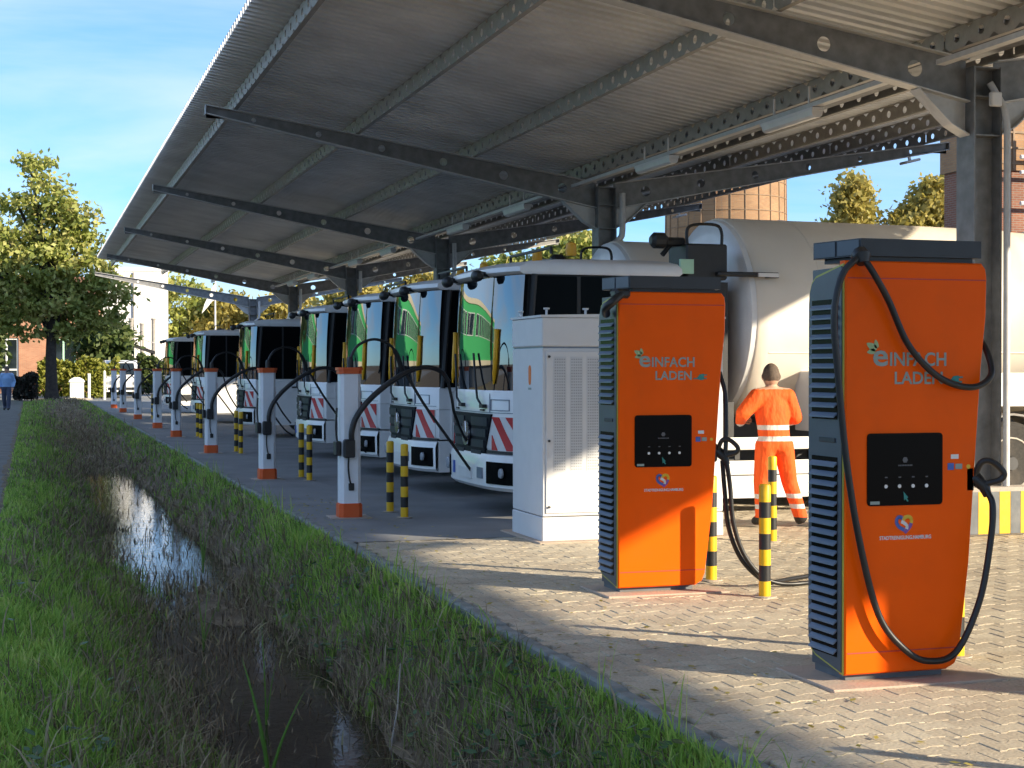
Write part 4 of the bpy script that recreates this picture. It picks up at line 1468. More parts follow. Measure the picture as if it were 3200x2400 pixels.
MB().tube(spline([(-0.14, -0.05, 0.80), (-0.155, -0.05, 1.0), (-0.145, -0.05, 1.2)], 5), 0.012, 6).build('cable', 'rubber', pt, smooth=True)
MB().box(0.112, 0.118, -0.06, 0.06, 1.24, 1.36).build('sign_plate', 'print_red', pt)
P_Y = [16.62, 22.75, 30.15, 37.6, 43.3, 51.4, 59.8, 66.4]
P_L = ['white charging post with orange bands nearest the camera, in front of the trucks',
       'second white charging post from the camera, left of a bollard pair',
       'third white charging post from the camera along the kerb',
       'fourth white charging post from the camera along the kerb',
       'fifth white charging post from the camera along the kerb',
       'sixth white charging post from the camera, small in the distance',
       'seventh white charging post, second from the far end of the row',
       'last white charging post at the far end of the row']
pt.location = (3.335, P_Y[0], 0)
pt['label'] = P_L[0]
for yy, lb in zip(P_Y[1:], P_L[1:]):
    dup(pt, (3.335, yy, 0), lb, rz=random.gauss(0, 0.03))

# ------------------------------------------------------------------ striped bollards
bo = thing('bollard', 'x', 'bollard', group='yellow and black bollards')
nb = 7
hh = 0.79
prof, mis = [], []
for k in range(nb):
    z0, z1 = hh * k / nb, hh * (k + 1) / nb
    prof += [(0.042, max(z0, 0.004)), (0.042, z1)]
    mis += [k % 2, k % 2]
prof += [(0.036, hh + 0.012), (0.012, hh + 0.017)]
mis += [0, 0]
MB().lathe(prof, n=20, mis=mis).build('tube', ['bollard_yellow', 'bollard_black'], bo, smooth=True)
MB().lathe([(0.085, 0.0), (0.085, 0.0075)], n=20).build('base_plate', 'concrete', bo)
B = [((4.99, 10.80), 'yellow black bollard just right of the farther orange charger'),
     ((4.99, 9.90), 'yellow black bollard standing in front between the two orange chargers'),
     ((6.66, 13.06), 'yellow black bollard in front of the legs of the worker'),
     ((4.99, 7.52), 'yellow black bollard hidden behind the nearest orange charger'),
     ((4.99, 6.60), 'yellow black bollard beside the nearest orange charger outside the picture'),
     ((4.99, 4.22), 'yellow black bollard close to the camera, only its shadow in the picture')]
names = ['nearest', 'second', 'third', 'fourth', 'fifth', 'sixth']
for i, Yp in enumerate([16.72, 22.6, 30.1, 37.2, 43.2, 51.3]):
    for dy, w in ((-0.34, 'near'), (0.36, 'far')):
        B.append(((3.90 - 0.02 * min(i, 4), Yp + dy), '%s bollard of the yellow black pair behind the %s charging post' % (w, names[i])))
bo.location = (*B[0][0], 0)
bo['label'] = B[0][1]
for (x, y), lb in B[1:]:
    dup(bo, (x, y, 0), lb, rz=random.uniform(0, 3))

# column guard: concrete block with yellow and grey stripes
gd = thing('column_guard', 'concrete guard block with yellow and grey stripes at the canopy column', 'guard block', (8.5, 12.86, 0))
MB().box(0, 1.7, 0.0, 0.26, 0.004, 0.47, bevel=0.02).build('block', 'concrete', gd)
for k in range(7):
    MB().box(0.03 + 0.24 * k, 0.15 + 0.24 * k, -0.003, 0.0, 0.02, 0.43).build('stripe', 'bollard_yellow', gd)
    if k < 7:
        MB().box(0.155 + 0.24 * k, 0.265 + 0.24 * k, -0.003, 0.0, 0.02, 0.43).build('stripe', 'plinth_grey', gd)

# ------------------------------------------------------------------ people


def make_person(name, label, loc, rz, J, bones, rad, head, mats, assign, voxel=0.014, group=None):
    """skin modifier body + head, fused into one surface; J joints, bones pairs, rad radii"""
    def two(r):
        return r if isinstance(r, tuple) else (r, r)
    us, vs_ = 14, 9
    unit = [(math.sin(math.pi * i / vs_) * math.cos(2 * math.pi * k / us), math.sin(math.pi * i / vs_) * math.sin(2 * math.pi * k / us), math.cos(math.pi * i / vs_)) for i in range(vs_ + 1) for k in range(us)]
    uf = [(i * us + k, (i + 1) * us + k, (i + 1) * us + (k + 1) % us, i * us + (k + 1) % us) for i in range(vs_) for k in range(us)]
    blob = MB()
    for a_, b_ in bones:                       # tapered limb segments with round joints, fused below into one skin
        p, q = Vector(J[a_]), Vector(J[b_])
        n_ = max(2, int((q - p).length / 0.025))
        for k in range(n_ + 1):
            u = k / n_
            c_p = p.lerp(q, u)
            ra, rb = two(rad[a_]), two(rad[b_])
            rx, ry = ra[0] + (rb[0] - ra[0]) * u, ra[1] + (rb[1] - ra[1]) * u
            rz_ = min(rx, ry)
            blob.add([(c_p.x + x * rx, c_p.y + y * ry, c_p.z + z * rz_) for x, y, z in unit], uf)
    body = bpy.data.meshes.new('body')
    body.from_pydata(blob.v, [], blob.f)
    bm = bmesh.new()
    bm.from_mesh(body)
    hc, hr, hrot = head
    M0 = Matrix.Translation(hc) @ Matrix.Rotation(hrot, 4, 'Z')
    bmesh.ops.create_uvsphere(bm, u_segments=24, v_segments=16, radius=1.0, matrix=M0 @ Matrix.Diagonal((hr[0], hr[1], hr[2], 1)))
    bmesh.ops.create_uvsphere(bm, u_segments=16, v_segments=10, radius=1.0, matrix=M0 @ Matrix.Translation((0, hr[1] * 0.25, -hr[2] * 0.55)) @ Matrix.Diagonal((hr[0] * 0.75, hr[1] * 0.72, hr[2] * 0.5, 1)))
    for sx in (-1, 1):
        bmesh.ops.create_uvsphere(bm, u_segments=10, v_segments=8, radius=1.0, matrix=M0 @ Matrix.Translation((sx * hr[0] * 1.0, -0.005, -hr[2] * 0.12)) @ Matrix.Diagonal((0.014, 0.020, 0.034, 1)))
    bmesh.ops.create_uvsphere(bm, u_segments=10, v_segments=8, radius=1.0, matrix=M0 @ Matrix.Translation((0, hr[1] * 1.02, -hr[2] * 0.2)) @ Matrix.Diagonal((0.015, 0.022, 0.026, 1)))
    bm.to_mesh(body)
    bm.free()
    o = bpy.data.objects.new('tmp', body)
    COL.objects.link(o)
    rm = o.modifiers.new('rm', 'REMESH')
    rm.mode = 'VOXEL'
    rm.voxel_size = voxel
    sm = o.modifiers.new('sm', 'SMOOTH')
    sm.iterations = 3
    dg = bpy.context.evaluated_depsgraph_get()
    fin = bpy.data.meshes.new_from_object(o.evaluated_get(dg))
    bpy.data.objects.remove(o)
    fin.materials.clear()
    for mm in mats:
        fin.materials.append(MATS[mm])
    for p in fin.polygons:
        p.use_smooth = True
        p.material_index = assign(p.center)
    return obj(name, fin, None, loc=loc, rot=(0, 0, rz), label=label, cat='person', group=group)


# worker seen from behind, local +y away from the camera
J = {'pelvis': (0.0, 0.0, 0.92), 'waist': (-0.01, 0.01, 1.06), 'chest': (-0.02, 0.03, 1.27), 'collar': (-0.02, 0.02, 1.42), 'neck': (-0.02, 0.03, 1.49), 'headb': (-0.02, 0.04, 1.56),
     'shl': (-0.19, 0.02, 1.39), 'ell': (-0.345, 0.02, 1.22), 'wrl': (-0.30, 0.24, 1.12), 'hal': (-0.24, 0.31, 1.13),
     'shr': (0.15, 0.02, 1.39), 'elr': (0.255, 0.05, 1.17), 'wrr': (0.17, 0.28, 1.10), 'har': (0.11, 0.35, 1.12),
     'hipl': (-0.10, 0.0, 0.86), 'knl': (-0.135, 0.03, 0.48), 'anl': (-0.14, -0.01, 0.09), 'tol': (-0.16, 0.15, 0.045),
     'hipr': (0.10, 0.0, 0.86), 'knr': (0.185, 0.04, 0.48), 'anr': (0.285, -0.04, 0.10), 'tor': (0.33, 0.11, 0.045)}
bones = [('pelvis', 'waist'), ('waist', 'chest'), ('chest', 'collar'), ('collar', 'neck'), ('neck', 'headb'), ('collar', 'shl'), ('shl', 'ell'), ('ell', 'wrl'), ('wrl', 'hal'),
         ('collar', 'shr'), ('shr', 'elr'), ('elr', 'wrr'), ('wrr', 'har'), ('pelvis', 'hipl'), ('hipl', 'knl'), ('knl', 'anl'), ('anl', 'tol'), ('pelvis', 'hipr'), ('hipr', 'knr'), ('knr', 'anr'), ('anr', 'tor')]
rad = {'pelvis': (0.178, 0.135), 'waist': (0.180, 0.13), 'chest': (0.205, 0.14), 'collar': (0.14, 0.09), 'neck': 0.058, 'headb': 0.055,
       'shl': 0.098, 'ell': 0.082, 'wrl': 0.056, 'hal': 0.04, 'shr': 0.098, 'elr': 0.082, 'wrr': 0.056, 'har': 0.04,
       'hipl': (0.115, 0.125), 'knl': 0.088, 'anl': 0.075, 'tol': 0.045, 'hipr': (0.115, 0.125), 'knr': 0.088, 'anr': 0.075, 'tor': 0.045}


def assign_w(c):
    if c.z > 1.70 or (c.z > 1.565 and c.y < 0.03 + 0.7 * (c.z - 1.565)):
        return 2
    if c.z > 1.475:
        return 1
    if c.z > 1.0 and c.y > 0.255:
        return 1
    if c.z < 0.10:
        return 3
    return 0


worker = make_person('person', 'worker in bright orange high visibility clothes seen from behind at the truck', (7.30, 14.27, 0.008), R(-6),
                     J, bones, rad, ((-0.02, 0.05, 1.625), (0.093, 0.113, 0.132), R(-14)), ['hivis', 'skin', 'hair', 'boot'], assign_w, 0.013)
worker.scale = (0.955, 0.955, 0.955)
# fingers closing in front of the chest
def fingers(parent, base, dirx):
    for k in range(5):
        f_ = MB()
        b = Vector(base)
        if k < 4:
            p0 = b + Vector((dirx * 0.01, 0.02, 0.03 - 0.02 * k))
            L_ = (0.07, 0.08, 0.075, 0.06)[k]
            f_.tube([p0, p0 + Vector((dirx * L_ * 0.5, 0.035, 0)), p0 + Vector((dirx * L_ * 0.95, 0.025, -0.006)), p0 + Vector((dirx * L_ * 1.1, 0.0, -0.008))], [0.009, 0.009, 0.008, 0.006], 8)
        else:
            p0 = b + Vector((dirx * 0.005, -0.005, 0.03))
            f_.tube([p0, p0 + Vector((dirx * 0.03, -0.01, 0.03)), p0 + Vector((dirx * 0.055, 0.005, 0.035))], [0.011, 0.010, 0.007], 8)
        f_.build('finger', 'skin', parent, smooth=True)


fingers(worker, (-0.23, 0.315, 1.13), 1)
fingers(worker, (0.10, 0.355, 1.12), -1)

J2 = dict(J)
J2.update({'ell': (-0.27, -0.06, 1.13), 'wrl': (-0.26, 0.08, 0.92), 'hal': (-0.25, 0.12, 0.84), 'elr': (0.25, -0.05, 1.13), 'wrr': (0.26, 0.06, 0.90), 'har': (0.26, 0.10, 0.82),
           'knl': (-0.11, 0.12, 0.49), 'anl': (-0.11, 0.20, 0.10), 'tol': (-0.12, 0.34, 0.05), 'knr': (0.10, -0.02, 0.48), 'anr': (0.10, -0.22, 0.13), 'tor': (0.11, -0.09, 0.045)})


def assign_p(c):
    if c.z > 1.62 or (c.z > 1.55 and c.y < 0.05):
        return 2
    if c.z > 1.475 or (c.z < 0.90 and abs(c.x) > 0.20):
        return 1
    if c.z > 0.93:
        return 0
    return 4 if c.z < 0.10 else 3


walker = make_person('person', 'pedestrian in light blue top walking at the left edge of the picture', (-0.90, 64.0, 0.004), R(170),
                     J2, bones, rad, ((-0.02, 0.05, 1.625), (0.093, 0.113, 0.132), 0), ['shirt_blue', 'skin', 'hair', 'trousers_dark', 'boot'], assign_p, 0.02)

# ------------------------------------------------------------------ vegetation


def blades(name, pts, h, w, material, rnd, lean=0.35, parent=None, label=None, seg=2, kind='stuff'):
    """pts (n,3) roots; curved grass blades of two quads and a tip"""
    n = len(pts)
    a = rng.uniform(0, 2 * np.pi, n)
    b = rng.uniform(0, 2 * np.pi, n)
    ln = np.abs(rng.normal(0, lean, n)) + 0.08
    side = np.stack([np.cos(a), np.sin(a), np.zeros(n)], -1) * (w * 0.5)[:, None]
    d = np.stack([np.cos(b), np.sin(b), np.zeros(n)], -1) * (ln * h)[:, None]
    up = np.zeros((n, 3))
    up[:, 2] = h * np.sqrt(np.clip(1 - 0.6 * ln ** 2, 0.15, 1))
    p1 = pts + up * 0.5 + d * 0.22
    p2 = pts + up * 0.82 + d * 0.58
    p3 = pts + up * 1.0 + d * 1.0
    V = np.stack([pts - side, pts + side, p1 - side * 0.85, p1 + side * 0.85, p2 - side * 0.5, p2 + side * 0.5, p3], 1)
    base = np.arange(n)[:, None] * 7
    L = np.concatenate([base + np.array([[0, 1, 3, 2]]), base + np.array([[2, 3, 5, 4]]), base + np.array([[4, 5, 6]])], 1)
    sizes = np.tile([4, 4, 3], n)
    me = fast_mesh(name, V.reshape(-1, 3), L.ravel(), sizes, material, rnd=np.repeat(rnd, 3))
    return obj(name, me, parent, label=label, kind=kind)


def scatter(n, x0, x1, y0, y1, power=1.0):
    x = rng.uniform(x0, x1, n)
    y = y0 + (y1 - y0) * rng.uniform(0, 1, n) ** power
    return x, y


def patch(x, y, s, k):
    v = bumps(x * s, y * s, 1.0, k)
    return v / 1.6


gp, gh, gw, gr = [], [], [], []
wp, wh, ww, wr = [], [], [], []
# nested distance bands keep the blade size about constant on screen
for y0, y1, dens in ((4.2, 7.5, 4600), (7.5, 11, 3400), (11, 16, 2000), (16, 24, 900), (24, 36, 460), (36, 54, 230), (54, 80, 120)):
    n = int((y1 - y0) * 3.05 * dens)
    x, y = scatter(n, -0.32, 2.70, y0, y1)
    z = terrain(x, y)
    zone = np.minimum((x + 0.30) / 1.62, (2.76 - x) / 0.70)         # 0 at the rims, 1 at the water
    nz_ = patch(x, y, 0.9, 0.3)
    nf = rng.uniform(0, 1, n)
    # chance of green grass falls towards the wet middle, weeds take over
    pg_ = np.clip(1.12 - 1.05 * zone + 0.35 * nz_, 0, 1) ** 1.2
    green = nf < pg_
    open_water = ((y < 11.2) & (x > 1.18 + 0.14 * np.sin(y * 2) + 0.07 * np.sin(y * 5.3)) & (x < 2.00 + 0.10 * np.sin(y * 3) + 0.05 * np.sin(y * 7))) | \
                 ((y > 19.2) & (y < 29.5) & (x > 1.38 + 0.14 * np.sin(y * 1.3) + 0.05 * np.sin(y * 4)) & (x < 1.80 + 0.14 * np.sin(y * 2.1) + 0.06 * np.sin(y * 5))) | \
                 ((np.abs(y - 14.4) < 1.1 + 0.3 * np.sin(x * 9)) & (np.abs(x - 1.62) < 0.26 + 0.06 * np.sin(y * 6)))
    weed = (~green) & (rng.uniform(0, 1, n) < np.where(open_water, np.where(y > 16, 0.42, 0.14), 0.68))
    green &= ~open_water
    sc = (y / 8) ** 0.55
    hg = (0.055 + 0.10 * rng.uniform(0, 1, n) ** 2.5 + 0.06 * np.clip(nz_, 0, 1)) * np.where(x > 2.2, 1.1, 1.0) * np.where(x > 2.52, 0.6, 1.0) * np.where(x < 0.1, 0.62, 1.0)
    wg = rng.uniform(0.005, 0.012, n) * np.clip(sc, 1, 5)
    p = np.stack([x, y, z - 0.01], -1)
    gp.append(p[green]); gh.append(hg[green]); gw.append(wg[green])
    rg_ = np.clip(0.45 + 0.25 * nz_ + 0.22 * patch(x, y, 3.1, 5.0) + rng.normal(0, 0.24, n) - 0.18 * zone, 0, 1)
    gr.append(rg_[green])
    hw = 0.04 + 0.20 * rng.uniform(0, 1, n) ** 2 * np.where(open_water, 0.8, 1.0)
    wp.append(p[weed]); wh.append(hw[weed]); ww.append((wg * rng.uniform(0.6, 1.5, n))[weed])
    wr.append(np.clip(rng.beta(1.8, 1.7, n) + 0.15 * patch(x, y, 2.1, 2.0), 0, 1)[weed])
blades('grass', np.concatenate(gp), np.concatenate(gh), np.concatenate(gw), 'grass_mat', np.concatenate(gr), 0.6, label='green grass growing on both banks of the ditch')
blades('dry_weeds', np.concatenate(wp), np.concatenate(wh), np.concatenate(ww), 'weed_mat', np.concatenate(wr), 1.0, label='brown dry weeds and stalks along the ditch bottom')

# taller tufts leaning over the kerb and reeds in the wet middle
n = 2600
x, y = scatter(n, 2.40, 2.70, 4.4, 30, 1.5)
keep = patch(x, y, 1.7, 4.0) > 0.3
x, y = x[keep], y[keep]
blades('tall_grass', np.stack([x, y, terrain(x, y) - 0.01], -1), rng.uniform(0.16, 0.36, len(x)), rng.uniform(0.006, 0.011, len(x)), 'grass_mat', rng.uniform(0.35, 1, len(x)), 0.45,
       label='taller grass tufts leaning over the kerb')

# broad leaved plants on the bank (one mesh, uncountable ground cover)
n = 1500
x, y = scatter(n, 2.05, 2.6, 4.5, 14, 1.3)
keep = (patch(x, y, 1.3, 7.0) > 0.05)
x2, y2 = scatter(700, -0.3, 0.6, 5.0, 12, 1.2)
k2 = patch(x2, y2, 1.5, 3.0) > 0.45
x, y = np.concatenate([x[keep], x2[k2]]), np.concatenate([y[keep], y2[k2]])
z = terrain(x, y) + rng.uniform(0.03, 0.14, len(x))
n = len(x)
a = rng.uniform(0, 2 * np.pi, n)
L = rng.uniform(0.018, 0.038, n)
t1 = np.stack([np.cos(a), np.sin(a), rng.uniform(-0.5, 0.3, n)], -1) * L[:, None]
t2 = np.stack([-np.sin(a), np.cos(a), rng.uniform(-0.3, 0.3, n)], -1) * (L * 0.62)[:, None]
c = np.stack([x, y, z], -1)
V = np.stack([c - t1, c - 0.3 * t1 + t2, c + 0.5 * t1 + 0.75 * t2, c + t1, c + 0.5 * t1 - 0.75 * t2, c - 0.3 * t1 - t2], 1).reshape(-1, 3)
me = fast_mesh('broad_leaves', V, np.arange(n * 6), np.full(n, 6), 'broadleaf_mat', rnd=rng.uniform(0, 1, n))
obj('broad_leaves', me, label='small broad leaved plants among the bank grass', kind='stuff')


n = 420
x, y = 2.84 + np.abs(rng.normal(0, 0.55, n)), rng.uniform(4.5, 20, n)
a = rng.uniform(0, 2 * np.pi, n)
L = rng.uniform(0.012, 0.028, n)
c = np.stack([x, y, rng.uniform(0.008, 0.014, n)], -1)
t1 = np.stack([np.cos(a), np.sin(a), rng.uniform(-0.25, 0.25, n)], -1) * L[:, None]
t2 = np.stack([-np.sin(a), np.cos(a), rng.uniform(-0.3, 0.3, n)], -1) * (L * 0.6)[:, None]
V = np.stack([c - t1, c + t2, c + t1, c - t2], 1).reshape(-1, 3)
obj('fallen_leaves', fast_mesh('fallen_leaves', V, np.arange(n * 4), np.full(n, 4), 'leaf_gold', rnd=rng.uniform(0, 1, n)), label='tiny fallen leaves strewn on the paving beside the kerb', kind='stuff')


def reed(loc, specs, label):
    t = thing('reed', label, 'reed plant', loc, group='single reeds standing in the ditch')
    for h, w, dx, dy, ph in specs:
        mb = MB()
        n = 7
        o = len(mb.v)
        for i in range(n + 1):
            u = i / n
            cx, cy = dx * u ** 1.6, dy * u ** 1.6
            ww_ = w * (1 - u) ** 0.6 * 0.5
            sx, sy = math.cos(ph) * ww_, math.sin(ph) * ww_
            fold = 0.25 * ww_
            mb.v += [(cx - sx, cy - sy, h * u), (cx + sy * 0.5, cy - sx * 0.5 - fold, h * u), (cx + sx, cy + sy, h * u)]
        for i in range(n):
            for k in range(2):
                a = o + 3 * i + k
                mb.f.append([a, a + 1, a + 4, a + 3]); mb.m.append(0)
        me = mb.mesh('blade', 'reed_mat')
        at = me.attributes.new('rnd', 'FLOAT', 'FACE')
        at.data.foreach_set('value', [random.uniform(0.2, 0.9)] * len(me.polygons))
        obj('blade', me, t)
    return t


reed((1.22, 8.25, -0.66), [(0.74, 0.030, -0.14, 0.1, 0.3), (0.56, 0.024, 0.20, 0.0, 0.1), (0.34, 0.02, -0.05, 0.1, 0.9)], 'bright green reed with two long blades nearest the camera')
reed((1.40, 9.6, -0.66), [(0.70, 0.014, -0.03, 0.0, 0.2), (0.45, 0.012, 0.08, 0.1, 0.1)], 'thin upright reed standing in the dark water')
reed((1.30, 12.3, -0.6), [(0.72, 0.016, -0.10, 0.0, 0.1), (0.5, 0.014, 0.05, 0.1, 0.4), (0.4, 0.014, 0.12, -0.1, 0.4)], 'thin reed in front of the pale mud')
reed((2.36, 8.3, -0.32), [(0.42, 0.022, 0.06, 0.05, 0.2), (0.5, 0.018, -0.12, 0.0, 0.3), (0.36, 0.02, 0.15, 0.0, 0.1)], 'clump of upright blades on the bank below the kerb')
reed((2.45, 6.9, -0.22), [(0.36, 0.02, -0.05, 0.05, 0.2), (0.30, 0.02, 0.1, 0.0, 0.4), (0.40, 0.014, -0.12, 0.0, 0.1)], 'clump of upright blades at the bottom of the picture')
reed((2.28, 10.7, -0.36), [(0.5, 0.02, 0.05, 0.05, 0.2), (0.42, 0.016, -0.08, 0.0, 0.3)], 'pair of upright blades farther along the bank')
reed((1.75, 16.6, -0.55), [(0.62, 0.02, -0.05, 0.05, 0.2), (0.55, 0.018, 0.08, 0.0, 0.3), (0.7, 0.015, 0.02, 0, 0)], 'slim reeds beside the bright water patch')
sk = MB().tube([(1.98, 8.7, -0.63), (2.10, 9.0, -0.42), (2.20, 9.35, -0.22)], [0.006, 0.006, 0.003], 6)
sk.build('stick', 'steel_pipe', label='thin pale stick leaning in the dark ditch water', cat='stick')

# ---- trees


def leaves_mesh(name, C, size, material, rnd, flat=0.0):
    n = len(C)
    u = rng.normal(0, 1, (n, 3))
    u /= np.linalg.norm(u, axis=1)[:, None]
    v = rng.normal(0, 1, (n, 3))
    v -= (v * u).sum(1)[:, None] * u
    v /= np.linalg.norm(v, axis=1)[:, None]
    s = (size * rng.uniform(0.6, 1.3, n))[:, None]
    u = u * s
    v = v * s * 0.62
    V = np.stack([C - u, C - 0.1 * u + v, C + u, C + 0.1 * u - v], 1).reshape(-1, 3)
    return fast_mesh(name, V, np.arange(4 * n), np.full(n, 4), material, rnd=rnd)


def tree(name, label, base, height, lobes, leafmat, nclump, per, lsize, trunk_r=0.2, crown_lo=0.3, limbs=7, group=None, trunk_top=0.7, sc=0.5):
    """lobes: ellipsoids (x,y,z,rx,ry,rz) relative to base; clumps of leaf faces spread through them"""
    t = thing(name, label, 'tree', base, group=group)
    mb = MB()
    zt_ = height * trunk_top
    path = [(0, 0, -0.1), (0.02 * height * random.uniform(-1, 1), 0, zt_ * 0.35), (0.03 * height * random.uniform(-1, 1), 0.1, zt_ * 0.7), (0, 0, zt_)]
    q = spline(path, 4)
    mb.tube(q, [trunk_r * (1.25 if i == 0 else 1.0) * (1 - 0.8 * i / (len(q) - 1)) for i in range(len(q))], 10)
    vol = [l[3] * l[4] * l[5] for l in lobes]
    tot = sum(vol)
    for i in range(limbs):
        l = lobes[i % len(lobes)]
        z0 = height * (crown_lo * 0.75) + (zt_ - height * crown_lo * 0.75) * random.uniform(0, 0.8)
        e = Vector((l[0] + random.uniform(-0.6, 0.6) * l[3], l[1] + random.uniform(-0.6, 0.6) * l[4], l[2] + random.uniform(-0.3, 0.6) * l[5]))
        s = Vector((0, 0, z0))
        m_ = (s + e) * 0.5 + Vector((0, 0, 0.25))
        r0 = trunk_r * 0.42
        mb.tube(spline([s, m_, e], 4), [r0 * (1 - 0.85 * k / 8) for k in range(9)], 6)
    mb.build('trunk', 'bark', t, smooth=True)
    C = []
    for l, v in zip(lobes, vol):
        k = max(3, int(nclump * v / tot))
        d = rng.normal(0, 1, (k, 3))
        d /= np.linalg.norm(d, axis=1)[:, None]
        r = rng.uniform(0.25, 1.0, k) ** 0.45
        cc = np.array(l[:3]) + d * r[:, None] * np.array(l[3:6])
        C.append(cc)
    C = np.concatenate(C)
    rc = rng.uniform(0, 1, len(C))
    m_ = len(C)
    cl = np.repeat(C, per, 0) + rng.normal(0, 1, (m_ * per, 3)) * np.array([sc, sc, sc * 0.62])
    rn = np.clip(np.repeat(rc, per) * 0.6 + rng.uniform(0, 0.4, m_ * per), 0, 1)
    obj('crown', leaves_mesh('crown', cl, lsize, leafmat, rn), t)
    return t


# tree at the end of the ditch
lob = [(-0.7, 0, 11.3, 0.75, 0.8, 1.1), (-0.2, 0, 9.9, 1.1, 1.2, 1.1), (-1.7, 0.3, 9.5, 0.8, 0.9, 0.8), (1.2, -0.2, 9.0, 0.9, 1.0, 0.9), (0.2, 0.4, 8.2, 1.6, 1.5, 1.2), (2.1, 0, 7.6, 0.9, 1.0, 0.8),
       (-2.3, 0, 7.7, 1.1, 1.2, 0.9), (-3.4, 0.3, 6.6, 1.0, 1.2, 0.8), (-0.6, -0.5, 6.6, 1.7, 1.5, 1.0), (1.6, 0, 6.2, 1.4, 1.4, 0.9), (2.9, 0, 5.4, 0.9, 1.1, 0.8), (0.0, 0, 5.0, 1.8, 1.7, 1.0),
       (-2.2, 0, 5.2, 1.5, 1.5, 0.9), (-3.6, 0, 4.6, 1.0, 1.2, 0.8), (1.9, 0.3, 4.3, 1.3, 1.3, 0.8), (-1.2, 0.2, 3.8, 1.5, 1.3, 0.6), (0.7, 0.4, 3.6, 1.2, 1.2, 0.5)]
tree('broadleaf_tree', 'large broad leaved tree with sunlit top at the end of the ditch', (1.0, 77.9, 0), 12.4, lob, 'leaf_olive', 620, 30, 0.14, 0.33, 0.3, 26, sc=0.27)
# background trees
bgt = [((-4.0, 92, 0), 11.5, [(0, 0, 7, 3.2, 3.2, 3.6), (-1, 0, 5, 3.5, 3, 2)], 'leaf_olive', 'olive tree behind the ditch tree at the left edge'),
       ((4.4, 100, 0), 5.2, [(0, 0, 3.4, 1.3, 1.5, 1.2)], 'leaf_green', 'green tree between the ditch tree and the white building'),
       ((12.2, 134, 0), 10.5, [(0, 0, 6.5, 3.0, 3.0, 3.2), (1.8, 0, 4.5, 2.5, 2.5, 2.2)], 'leaf_olive', 'dull green tree right of the white building'),
       ((16.4, 131, 0), 9.0, [(0, 0, 5.5, 2.8, 2.6, 2.8), (1.5, 0, 4.0, 2.5, 2.5, 2.0)], 'leaf_gold', 'golden tree behind the far end of the truck row'),
       ((20.5, 128, 0), 9.2, [(0, 0, 5.5, 2.8, 2.6, 2.8), (1.5, 0, 4.0, 2.5, 2.5, 2.0)], 'leaf_gold', 'golden tree beside the far canopy columns'),
       ((18.5, 88.5, 0), 7.2, [(0, 0, 4.8, 2.2, 2.2, 1.9)], 'leaf_gold', 'yellow bush tree above the fifth truck'),
       ((22.6, 87.3, 0), 7.4, [(0, 0, 5.2, 2.4, 2.2, 1.9)], 'leaf_gold', 'yellow bush tree above the third truck'),
       ((26.6, 86, 0), 8.6, [(0, 0, 6.2, 1.9, 2.2, 1.9)], 'leaf_olive', 'olive tree above the second truck'),
       ((30.6, 85, 0), 10.2, [(0, 0, 7.4, 2.3, 2.2, 2.3)], 'leaf_olive', 'olive tree above the nearest truck cab'),
       ((56.0, 97.8, 0), 15.8, [(0.2, 0, 13.2, 1.2, 1.3, 2.2), (-0.3, 0, 11.0, 1.7, 1.7, 1.5)], 'leaf_gold', 'slim golden tree right of the round brick tower'),
       ((61.3, 96.3, 0), 15.9, [(0.6, 0, 13.2, 1.7, 1.7, 2.4), (-1.2, 0, 11.6, 2.0, 1.7, 1.5)], 'leaf_gold', 'green and gold tree left of the right canopy column')]
for b, h, lo, lm_, lb in bgt:
    d_ = math.hypot(b[0], b[1])
    tree('background_tree', lb, b, h, lo, lm_, 170 if d_ < 100 else 150, 38, 0.17 + 0.0006 * d_, 0.16, 0.35, 6, group='trees beyond the canopy', sc=0.45)
# trees on the unseen left side that the windscreens mirror
for i, (b, h) in enumerate((((-2.6, 88, 0), 13), ((-34, 78, 0), 14))):
    tree('conifer', 'slender conifer left of the ditch, mirrored in the windscreens, %s one' % ('nearer' if i == 0 else 'farther'), b, h,
         [(0, 0, h * 0.3, 1.9, 1.9, h * 0.16), (0, 0, h * 0.5, 1.5, 1.5, h * 0.16), (0, 0, h * 0.7, 1.0, 1.0, h * 0.15), (0, 0, h * 0.87, 0.5, 0.5, h * 0.12)], 'leaf_green', 150, 36, 0.2, 0.2, 0.15, 8, group='conifers beside the green building', sc=0.35, trunk_top=0.95)


def hedge(name, label, x0, x1, y0, y1, z1, material, n, size, cat='hedge'):
    t = thing(name, label, cat, (0.5 * (x0 + x1), 0.5 * (y0 + y1), 0))
    hx, hy = 0.5 * (x1 - x0), 0.5 * (y1 - y0)
    C = np.stack([rng.uniform(-hx, hx, n), rng.uniform(-hy, hy, n), rng.uniform(0.02, 1, n) ** 0.8 * z1], -1)
    C[:, 2] *= 1 + 0.08 * np.sin(C[:, 0] * 3.1) + 0.05 * np.sin(C[:, 0] * 7)
    obj('foliage', leaves_mesh('foliage', C, size, material, rng.uniform(0, 1, n)), t)
    mb = MB()
    k = max(2, int(hx * 2 / 0.7))
    for i in range(k):
        x = -hx + (i + 0.5) * 2 * hx / k
        mb.tube([(x, 0, -0.02), (x + 0.05, 0.05, z1 * 0.5), (x - 0.05, 0, z1 * 0.9)], [0.05, 0.035, 0.015], 6)
    mb.build('stem', 'bark', t)
    return t


